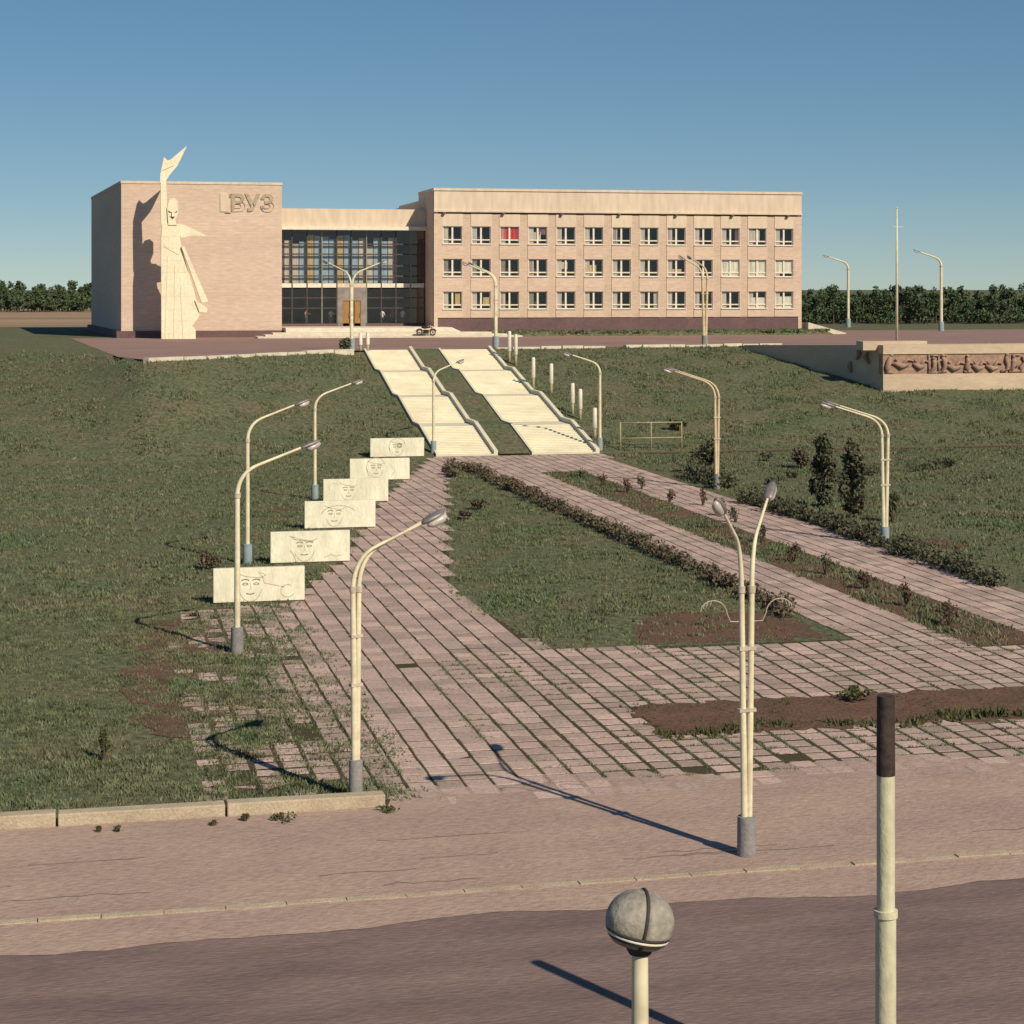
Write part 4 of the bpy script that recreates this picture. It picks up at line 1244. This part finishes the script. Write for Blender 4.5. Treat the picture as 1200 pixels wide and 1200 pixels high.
for i, (pl, pr, yt) in enumerate(PANELS):
    A, B = on_z(*pl), on_z(*pr)
    vv = (A.y + B.y) / 2
    A = on_v(pl[0], pl[1], vv); B = on_v(pr[0], pr[1], vv)
    w = B.x - A.x
    h = on_v(pl[0], yt, vv).z
    t = empty('stone_panel', ((A.x + B.x) / 2, vv, 0), plab[i], 'panel', 'engraved stone panels beside the path')
    s = MB().box(-w / 2, w / 2, 0, 0.22, 0.06, h).build('slab', 'panelstone', t)
    bv = s.modifiers.new('bevel', 'BEVEL'); bv.width = 0.012; bv.segments = 2
    MB().box(-w / 2 + 0.15, w / 2 - 0.15, 0.04, 0.18, -0.1, 0.06).build('footing', 'plinth', t)
    mb = MB()
    cz = h * 0.52
    if i == 0:
        face(mb, -0.28, cz, 1.05)
        stroke(mb, [(-0.02, cz + 0.42), (0.12, cz + 0.22), (0.16, cz + 0.05), (0.5, cz - 0.02), (0.8, cz - 0.10)], 0.025)
        stroke(mb, arc(0.9, cz - 0.22, 0.22, 0.2, 60, 330), 0.024)
        stroke(mb, [(0.05, cz + 0.40), (0.22, cz + 0.30)], 0.02)
    elif i == 1:
        face(mb, -0.22, cz, 1.05, long_hair=False)
        stroke(mb, [(-0.75, cz + 0.42), (-0.55, cz + 0.28), (-0.2, cz + 0.22), (0.1, cz + 0.2)], 0.032)
        stroke(mb, [(-0.72, cz - 0.1), (-0.6, cz - 0.3), (-0.52, cz - 0.5)], 0.03)
        stroke(mb, [(0.5, cz - 0.40), (0.75, cz - 0.3), (0.95, cz - 0.36), (1.2, cz - 0.32)], 0.02)
    elif i == 2:
        face(mb, -0.25, cz, 1.0)
        stroke(mb, arc(-0.05, cz - 0.05, 0.75, 0.42, 25, 170), 0.03)
    elif i == 3:
        face(mb, -0.35, cz, 0.95)
        stroke(mb, arc(-1.0, cz + 0.1, 0.25, 0.25, 40, 200), 0.02)
    elif i == 4:
        face(mb, -0.2, cz + 0.05, 1.0, long_hair=True)
        stroke(mb, [(0.5, cz + 0.3), (0.8, cz - 0.1), (0.6, cz - 0.4)], 0.02)
    else:
        face(mb, 0.0, cz, 1.0, long_hair=True)
        stroke(mb, arc(0.12, cz + 0.12, 0.12, 0.12, 0, 360), 0.05)
    o = kind(mb.build('engraving', 'engraved', t), 'stuff')
    o.location = (0, -0.004, 0)

# ------------------------------------------------------------------ planting
def shrub(name, loc, r, h, leaves, size, m, label, cat, group=None, seed=0, stems=4):
    t = empty(name, (loc[0], loc[1], loc[2]), label, cat, group)
    g = np.random.default_rng(seed)
    k = 7
    cen = np.stack([g.normal(0, r * 0.35, k), g.normal(0, r * 0.35, k), h * (0.35 + 0.5 * g.random(k))], -1)
    rad = np.stack([r * (0.35 + 0.35 * g.random(k))] * 2 + [h * (0.22 + 0.2 * g.random(k))], -1)
    V, F = leaf_cloud(cen, rad, leaves, size, seed)
    V[:, 2] = np.maximum(V[:, 2], 0.0)
    fast_mesh('foliage', V, F, m, t)
    mb = MB()
    for s in range(stems):
        an = 2 * math.pi * s / stems + seed
        mb.tube([(0, 0, -0.08), (math.cos(an) * r * 0.3, math.sin(an) * r * 0.3, h * 0.35), (math.cos(an) * r * 0.5, math.sin(an) * r * 0.5, h * 0.75)], [0.03, 0.02, 0.008], 5)
    mb.build('stem', 'bark', t)
    return t
def hedge(name, pts, width, h, per_m, size, m, label, seed=0, rough=0.25):
    g = np.random.default_rng(seed)
    t = empty(name, (pts[0][0], pts[0][1], pts[0][2]), label, 'hedge')
    cen, rad = [], []
    sb = MB()
    L = 0
    for (a_, b_) in zip(pts[:-1], pts[1:]):
        a_, b_ = Vector(a_), Vector(b_)
        n_ = max(1, int((b_ - a_).length / 0.42)); L += (b_ - a_).length
        for q in range(n_):
            if g.random() < 0.12:
                continue
            p = a_.lerp(b_, (q + g.random()) / n_) - Vector(pts[0])
            hh = h * (1 - rough + 2 * rough * g.random())
            p2 = Vector((p.x + g.normal(0, width * 0.22), p.y + g.normal(0, width * 0.22), p.z + hh * 0.5))
            cen.append(tuple(p2)); rad.append((width * (0.35 + 0.3 * g.random()), width * (0.35 + 0.3 * g.random()), hh * 0.55))
            sb.tube([(p2.x, p2.y, p.z - 0.06), (p2.x + g.normal(0, 0.1), p2.y + g.normal(0, 0.1), p.z + hh * 0.7)], [0.025, 0.01], 4)
    V, F = leaf_cloud(cen, rad, int(per_m * L), size, seed)
    V[:, 2] = np.maximum(V[:, 2], 0.0 if abs(pts[0][2] - pts[-1][2]) < 0.1 else -99)
    fast_mesh('foliage', V, F, m, t)
    sb.build('stem', 'bark', t)
    return t
hedge('hedge', [(21.0, 54.5, 0.02), (21.0, 70, 0.02), (20.9, 88, 0.02), (20.8, 103.5, 0.02)], 0.7, 0.50, 210, 0.07, 'hedge_leaf', 'straggly low hedge along the right edge of the central lawn', 1)
hedge('hedge', [(20.4, 104.4, 0.02), (19.0, 99.0, 0.02)], 0.7, 0.5, 260, 0.075, 'hedge_leaf', 'short low hedge at the tip of the central lawn before the stairway', 2)
pa = [on_z(*q) for q in ((845, 588), (900, 603), (960, 622), (1030, 650), (1090, 672), (1135, 690))]
hedge('hedge', [tuple(q + Vector((0.9, 0, 0))) for q in pa], 1.0, 0.62, 260, 0.08, 'dark_leaf', 'dark ragged hedge beside the right path below the columnar trees', 3, 0.4)
pb = [on_z(*q) for q in ((806, 558), (830, 565), (850, 573))]
hedge('hedge', [tuple(q) for q in pb], 1.3, 0.8, 330, 0.09, 'dark_leaf', 'dark bushy hedge around the rusty yellow lamp', 4, 0.35)
# row of young shrubs in the strip between the paths
strip_px = [(682, 561), (706, 570), (736, 577), (752, 573), (785, 588), (824, 592), (845, 604), (862, 612), (893, 636), (930, 658), (968, 673), (1014, 690), (1062, 710), (1113, 733)]
for k, (px, py) in enumerate(strip_px):
    p = on_z(px, py, 0.03)
    big = 0.24 + 0.10 * random.random()
    shrub('young_shrub', p, big, 0.55 + 0.3 * random.random(), 150, 0.055, random.choice(['rose_leaf', 'rose_leaf', 'dark_leaf']), 'small upright reddish shrub in the strip between the two paved paths', 'shrub', 'shrubs in the strip between the paths', seed=40 + k)
# columnar trees
def columnar(px, py, top, label, seed, wpx=17):
    p = on_z(px, py)
    Zp = p.x * SA + p.y * CA
    h = (py - top) * Zp / FPX
    r = wpx * Zp / FPX
    t = empty('columnar_tree', p, label, 'tree', 'columnar trees beside the right path')
    g = np.random.default_rng(seed)
    k = 46
    tt = g.random(k)
    prof_ = np.interp(tt, [0, 0.15, 0.45, 0.8, 1], [0.5, 0.95, 1.0, 0.6, 0.12])
    an = g.uniform(0, 2 * math.pi, k)
    rr = r * prof_ * g.random(k) ** 0.5 * 0.75
    cen = np.stack([np.cos(an) * rr, np.sin(an) * rr, h * (0.10 + 0.86 * tt)], -1)
    rad = np.stack([r * (0.22 + 0.2 * g.random(k))] * 2 + [h * 0.07 * (0.8 + g.random(k))], -1)
    V, F = leaf_cloud(cen, rad, 3600, 0.10, seed)
    fast_mesh('crown', V, F, 'dark_leaf', t)
    mb = MB().tube([(0, 0, -0.1), (0.02, 0, h * 0.5), (0, 0.02, h * 0.92)], [0.09, 0.05, 0.015], 7)
    for s in range(14):
        z = h * (0.1 + 0.055 * s)
        a_ = s * 2.4
        mb.tube([(0, 0, z), (math.cos(a_) * r * 0.45, math.sin(a_) * r * 0.45, z + h * 0.09)], [0.025, 0.008], 5)
    mb.build('trunk', 'bark', t)
columnar(963, 594, 512, 'dark columnar tree with rounded top beyond the hedge of the right path', 61, 19)
columnar(1000, 606, 514, 'dark columnar tree with pointed top next to the cream twin pole lamp', 62, 19)
shrub('bush', on_z(937, 549), 0.75, 1.05, 700, 0.09, 'hedge_leaf', 'round greyish bush on the grass behind the columnar trees', 'bush', seed=71)
shrub('bush', on_z(1046, 612), 0.42, 1.25, 600, 0.09, 'dark_leaf', 'upright dark bush close behind the cream twin pole lamp', 'bush', seed=72)
shrub('bush', on_z(898, 540), 0.4, 0.5, 250, 0.08, 'dark_leaf', 'small dark bush alone on the green grass at the bank foot', 'bush', seed=73)
t = shrub('young_tree', on_z(832, 556), 1.1, 2.0, 1100, 0.10, 'dark_leaf', 'thin young tree standing behind the rusty yellow lamp', 'tree', seed=74)
for k, (px, py, r, h) in enumerate([(905, 568, .5, .4), (928, 560, .4, .35), (1080, 552, .9, .4), (1020, 557, .8, .4), (1110, 548, .7, .5), (980, 560, .6, .3)]):
    shrub('low_bush', on_z(px, py), r, h, 260, 0.08, 'dark_leaf', 'low dark bush in the row on the grass behind the columnar trees', 'bush', 'low bushes on the right lawn', seed=80 + k)
shrub('weed_clump', on_z(122, 892), 0.13, 0.75, 260, 0.045, 'weed_leaf', 'tall dark green weed on the left lawn', 'weed', seed=91)
for k, (px, py, r, h) in enumerate([(327, 962, 0.26, 0.16), (287, 963, 0.08, 0.16), (138, 975, .07, .12), (116, 976, .05, .12), (455, 952, .2, .1), (250, 968, .08, .08)]):
    shrub('weed_clump', on_z(px, py), r, h, 130, 0.03, 'weed_leaf', 'small weed tuft growing at the foot of the concrete kerb', 'weed', 'weeds at the kerb', seed=95 + k)
shrub('weed_clump', on_z(1000, 822), 0.35, 0.3, 300, 0.05, 'weed_leaf', 'bushy green weed at the back edge of the bare soil bed', 'weed', seed=102)
for k, (px, py, r, h) in enumerate([(560, 598, 0.9, 0.5), (598, 575, 1.1, .6), (545, 610, .5, .4)]):
    shrub('lawn_bush', on_z(px, py), r * 0.6, h, 300, 0.07, 'hedge_leaf', 'low tufted bush at the narrow end of the central lawn', 'bush', 'tufts on the central lawn', seed=110 + k)
shrub('bush', on_z(245, 668), 0.5, 0.7, 420, 0.07, 'hedge_leaf', 'thin greyish bush on the lawn next to the cream lamps', 'bush', seed=120)
shrub('bush', hit(404, 413), 0.5, 1.1, 320, 0.12, 'dark_leaf', 'dark bush at the foot of the lamp with two spreading arms', 'bush', seed=121)
shrub('bush', hit(795, 505), 0.7, 0.7, 300, 0.12, 'weed_leaf', 'yellowish bush at the end of the pipe railing', 'bush', seed=122)

# tree belts that read as one dark mass
def belt(pxa, pxb, vnear, vdeep, hmin, hmax, count, leaves, size, seed):
    g = np.random.default_rng(seed)
    a_, b_ = on_v(pxa, 380, vnear).x, on_v(pxb, 380, vnear).x
    cen, rad, tr = [], [], MB()
    for k in range(count):
        v = vnear + vdeep * g.random()
        x = (a_ + (b_ - a_) * (k + g.random()) / count) * (v / vnear)
        h = g.uniform(hmin, hmax)
        tr.tube([(x, v, PLAT - 0.2), (x, v, PLAT + h * 0.7)], [0.12, 0.04], 5)
        for q in range(7):
            zz = h * (0.12 + 0.8 * g.random())
            rr = h * 0.20 * (1.15 - 0.8 * zz / h)
            cen.append((x + g.normal(0, rr * 0.8), v + g.normal(0, rr * 0.8), PLAT + zz)); rad.append((rr * 1.2, rr * 1.2, h * 0.13))
    V, F = leaf_cloud(cen, rad, leaves, size, seed)
    o = fast_mesh('tree_belt', V, F, 'wood_leaf')
    kind(o, 'stuff')
    o['label'] = 'dense dark green belt of young trees beyond the terrace' if pxa > 600 else 'distant dark wood beyond the bare field'
    o['category'] = 'trees'
    tr.build('trunks', 'bark', o)
    return o
belt(925, 1290, 240, 20, 3.7, 5.5, 115, 64000, 0.19, 5)
belt(-60, 118, 395, 40, 3.4, 6.8, 60, 30000, 0.30, 6)

# pipe railing at the foot of the bank
pr0 = hit(727, 528)
rl = empty('pipe_railing', pr0, 'thin yellowish pipe railing of two bars at the foot of the bank', 'railing')
Zp = pr0.x * SA + pr0.y * CA
sc_ = Zp / FPX
ln = 75 * sc_
for (x, h) in ((0, 33 * sc_), (ln * 0.5, 33 * sc_), (ln, 33 * sc_)):
    MB().tube([(x, 0, -0.2), (x, 0, h)], 0.045, 8).build('post', 'rail_paint', rl, True)
for hz in (32 * sc_, 14 * sc_):
    MB().tube([(0, 0, hz), (ln, 0, hz)], 0.04, 8).build('rail', 'rail_paint', rl, True)

# ------------------------------------------------------------------ pipe and ball lamp on the near side of the road
vp = empty('vent_pipe', on_v(1038, 1300, 21.6 * 0.985 + 0.3), 'tall pale upright pipe with a blackened top', 'pipe')
Zp = vp.location.x * SA + vp.location.y * CA
vp.location.z = 0
pz = lambda py: CAMH - (py - HOR) * Zp / FPX
rpx = 10.6 * Zp / FPX
o = MB().tube([(0, 0, -0.3), (0, 0, pz(1072))], rpx * 1.14, 24).build('lower_pipe', 'pipe_pale', vp); smooth_by_angle(o)
o = MB().tube([(0, 0, pz(1072)), (0, 0, pz(908))], rpx, 24).build('upper_pipe', 'pipe_pale', vp); smooth_by_angle(o)
o = MB().tube([(0, 0, pz(1074)), (0, 0, pz(1066))], rpx * 1.32, 24).build('collar', 'pipe_pale', vp); smooth_by_angle(o)
o = MB().tube([(0, 0, pz(908)), (0, 0, pz(830)), (0, 0, pz(815)), (0, 0, pz(815) - 0.001), (0, 0, pz(830))], [rpx * 1.03, rpx * 1.0, rpx * 0.97, rpx * 0.8, rpx * 0.78], 24, cap=False).build('tarred_top', 'pipe_tar', vp); smooth_by_angle(o)

_dv = ray(750, 1080)
_t = 13.0
cw = empty('ball_lamp', (_dv.x * _t, _dv.y * _t, 0), 'grey ball shaped lamp head with a dark seam on a slim post', 'lamp')
Zp = cw.location.x * SA + cw.location.y * CA
s_ = Zp / FPX
topz = CAMH - (1044 - HOR) * Zp / FPX
W_ = 37.5 * s_
def tilt_about(o):
    """lean a piece of the head about the top of the post"""
    o.matrix_local = Matrix.Translation((0, 0, CZ)) @ Matrix.Rotation(0.20, 4, 'Y') @ Matrix.Translation((0, 0, -CZ))
CZ = topz - 0.95 * W_                                        # centre of the ball-shaped cowl
def prof_cowl(t):
    ph = R(-48 + 138 * t)
    return W_ * math.cos(ph) ** 0.9 if t < 1 else 0.0, CZ + 0.95 * W_ * math.sin(ph)
def dome(x_sign, gap):
    """half of the ball, left or right of the seam"""
    mb = MB()
    n, mth = 16, 14
    for j in range(n + 1):
        r_, z = prof_cowl(j / n)
        for q in range(mth + 1):
            th = -math.pi / 2 + math.pi * q / mth
            bulge = 1 + 0.05 * math.cos(th) * (r_ / W_)
            mb.v.append((x_sign * (gap + r_ * bulge * math.cos(th)), 0.95 * r_ * math.sin(th), z))
    for j in range(n):
        for q in range(mth):
            a_, b_, c_, d_ = j * (mth + 1) + q, j * (mth + 1) + q + 1, (j + 1) * (mth + 1) + q + 1, (j + 1) * (mth + 1) + q
            mb.f.append((a_, b_, c_, d_) if x_sign > 0 else (d_, c_, b_, a_))
    return mb
for sg in (-1, 1):
    o = dome(sg, 0.008).build('shade_half', 'cowl_metal', cw, True)
    md = o.modifiers.new('shell', 'SOLIDIFY'); md.thickness = 0.01
    tilt_about(o)
arcs = [prof_cowl(k / 12) for k in range(13)]
seam = [(0, -r_ * 0.93, z) for (r_, z) in arcs] + [(0, r_ * 0.93, z) for (r_, z) in arcs[-2::-1]]
o = MB().tube(seam, 0.014, 8).build('seam', 'cowl_seam', cw, True)
tilt_about(o)
rb, zb_ = prof_cowl(0.10)
for (dz, m_, rr) in ((0.05, 'cowl_seam', 0.010), (0.0, 'white_paint', 0.012), (-0.05, 'cowl_seam', 0.010)):
    rb2, zb2 = prof_cowl(0.16 + dz * 0.9)
    rim = [(1.045 * rb2 * math.cos(2 * math.pi * k / 28), 0.99 * rb2 * math.sin(2 * math.pi * k / 28), zb2) for k in range(29)]
    o = MB().tube(rim, rr, 8).build('rim', m_, cw, True)
    tilt_about(o)
o = MB().tube([(0, 0, -0.2), (0, 0, CZ * 0.6), (0, 0, CZ - 0.6 * W_)], [0.085, 0.07, 0.055], 16).build('post', 'pole_paint', cw); smooth_by_angle(o)
o = MB().tube([(0, 0, CZ - 1.0 * W_), (0, 0, CZ - 0.6 * W_)], [0.075, W_ * 0.55], 20).build('holder', 'cowl_seam', cw); smooth_by_angle(o)
cw.rotation_euler = (0, 0, -0.10)

# ------------------------------------------------------------------ motorcycle parked by the entrance
mt = empty('motorcycle', on_z(495, 391, PLAT + 0.17), 'dark red motorcycle parked on the entrance steps', 'motorcycle', rz=0.15)
mt.location = (32.9, 184.9, PLAT + 0.17)
for x in (-0.68, 0.68):
    pts = [(x + 0.27 * math.cos(2 * math.pi * k / 16), 0, 0.32 + 0.27 * math.sin(2 * math.pi * k / 16)) for k in range(17)]
    wl = MB().tube(pts, 0.055, 8, cap=False).build('wheel', 'rubber', mt, True)
    sp = MB()
    for k in range(6):
        an = math.pi * k / 6
        sp.tube([(x + 0.26 * math.cos(an), 0, 0.32 + 0.26 * math.sin(an)), (x - 0.26 * math.cos(an), 0, 0.32 - 0.26 * math.sin(an))], 0.012, 4)
    sp.build('spokes', 'chrome', wl)
    MB().tube([(x + 0.36 * math.cos(R(d)), 0, 0.32 + 0.36 * math.sin(R(d))) for d in range(20, 165, 16)], 0.06, 8).build('mudguard', 'moto_paint', mt, True)
MB().tube([(-0.45, 0, 0.85), (-0.1, 0, 0.80), (0.05, 0, 0.84)], [0.10, 0.14, 0.10], 10).build('seat', 'rubber', mt, True)
MB().tube([(0.0, 0, 0.80), (0.2, 0, 0.88), (0.42, 0, 0.86)], [0.10, 0.16, 0.09], 10).build('fuel_tank', 'moto_paint', mt, True)
MB().box(-0.25, 0.22, -0.16, 0.16, 0.22, 0.6).build('engine', 'rubber', mt)
MB().tube([(0.68, 0, 0.32), (0.48, 0, 0.86), (0.44, 0, 1.0)], 0.045, 7).build('fork', 'chrome', mt, True)
MB().tube([(0.36, -0.36, 1.02), (0.44, 0, 1.0), (0.36, 0.36, 1.02)], 0.025, 7).build('handlebar', 'chrome', mt, True)
MB().tube([(0.50, 0, 0.88), (0.62, 0, 0.88)], [0.10, 0.11], 10).build('headlight', 'chrome', mt, True)
MB().tube([(-0.2, 0.15, 0.28), (-0.9, 0.17, 0.3)], [0.04, 0.06], 8).build('exhaust', 'chrome', mt, True)

# ------------------------------------------------------------------ people inside the entrance hall
def person_mesh(turn, seat=False, arm=0.0):
    b = {}
    pelvis = (0, 0, 0.95)
    J = [(0, 0, 0.95), (0, 0, 1.20), (0, 0, 1.42), (0, 0, 1.53), (0, -0.01, 1.66),
         (-0.10, 0, 0.92), (-0.11, -0.02, 0.50), (-0.11, 0.02, 0.08), (-0.11, -0.16, 0.03),
         (0.10, 0, 0.92), (0.11, 0.02, 0.50), (0.12, 0.08, 0.08), (0.12, -0.10, 0.03),
         (-0.20, 0, 1.40), (-0.26, -0.02, 1.12), (-0.24, -0.14, 0.88),
         (0.20, 0, 1.40), (0.27, -0.04 - arm * 0.2, 1.12 + arm * 0.1), (0.22, -0.20 - arm * 0.2, 0.95 + arm * 0.35)]
    E = [(0, 1), (1, 2), (2, 3), (3, 4), (0, 5), (5, 6), (6, 7), (7, 8), (0, 9), (9, 10), (10, 11), (11, 12), (2, 13), (13, 14), (14, 15), (2, 16), (16, 17), (17, 18)]
    rads = [0.15, 0.13, 0.15, 0.055, 0.105, 0.10, 0.065, 0.045, 0.035, 0.10, 0.065, 0.045, 0.035, 0.065, 0.045, 0.035, 0.065, 0.045, 0.035]
    me = bpy.data.meshes.new('body')
    me.from_pydata(J, E, [])
    o = bpy.data.objects.new('tmp', me); C.objects.link(o)
    md = o.modifiers.new('skin', 'SKIN')
    for i, v in enumerate(me.skin_vertices[0].data):
        v.radius = (rads[i], rads[i] * (0.72 if i in (0, 1, 2) else 1.0))
        v.use_root = (i == 0)
    o.modifiers.new('sub', 'SUBSURF').levels = 1
    dg = bpy.context.evaluated_depsgraph_get()
    out = bpy.data.meshes.new_from_object(o.evaluated_get(dg))
    bpy.data.objects.remove(o)
    for p in out.polygons:
        p.use_smooth = True
    return out
def person(loc, turn, top_m, leg_m, label, arm=0.0):
    t = empty('person', loc, label, 'person', 'people inside the glass entrance hall', turn)
    me = person_mesh(turn, arm=arm)
    me.materials.clear()
    for mm in (top_m, leg_m, 'skin', 'hair'):
        me.materials.append(MATS[mm])
    for p in me.polygons:
        c = p.center
        p.material_index = 2 if c.z > 1.50 else (0 if c.z > 0.93 and abs(c.x) < 0.30 and not (abs(c.x) > 0.18 and c.z < 1.12) else (2 if abs(c.x) > 0.19 and c.z > 0.8 else 1))
        if c.z > 1.68 or (c.z > 1.6 and c.y > 0.03):
            p.material_index = 3
    o = bpy.data.objects.new('body', me)
    C.objects.link(o); o.parent = t
    hb = MB()
    for k in range(5):
        pass
    return t
floor_z = pod
px_people = [(388, LV + 1.5, 'shirt', 'cloth_tan', 'person in a white shirt standing behind the glass left of the door', 0.3),
             (359, LV + 2.4, 'cloth_tan', 'cloth_dark', 'person in tan clothes behind the glass next to the hall block', 0.8),
             (448, LV + 1.6, 'shirt', 'cloth_dark', 'person in a white top behind the glass right of the door', 0.5),
             (460, LV + 2.2, 'cloth_red', 'cloth_dark', 'person in a red top behind the entrance glass', 0.0),
             (472, LV + 1.8, 'shirt', 'cloth_red', 'person in a white top and red skirt behind the glass near the classroom block', -0.4)]
for (px, v, a1_, b1_, lb, tr) in px_people:
    d = ray(px, 360); x = d.x * v / d.y
    person((x, v, floor_z - 0.02), tr, a1_, b1_, lb, arm=random.random())
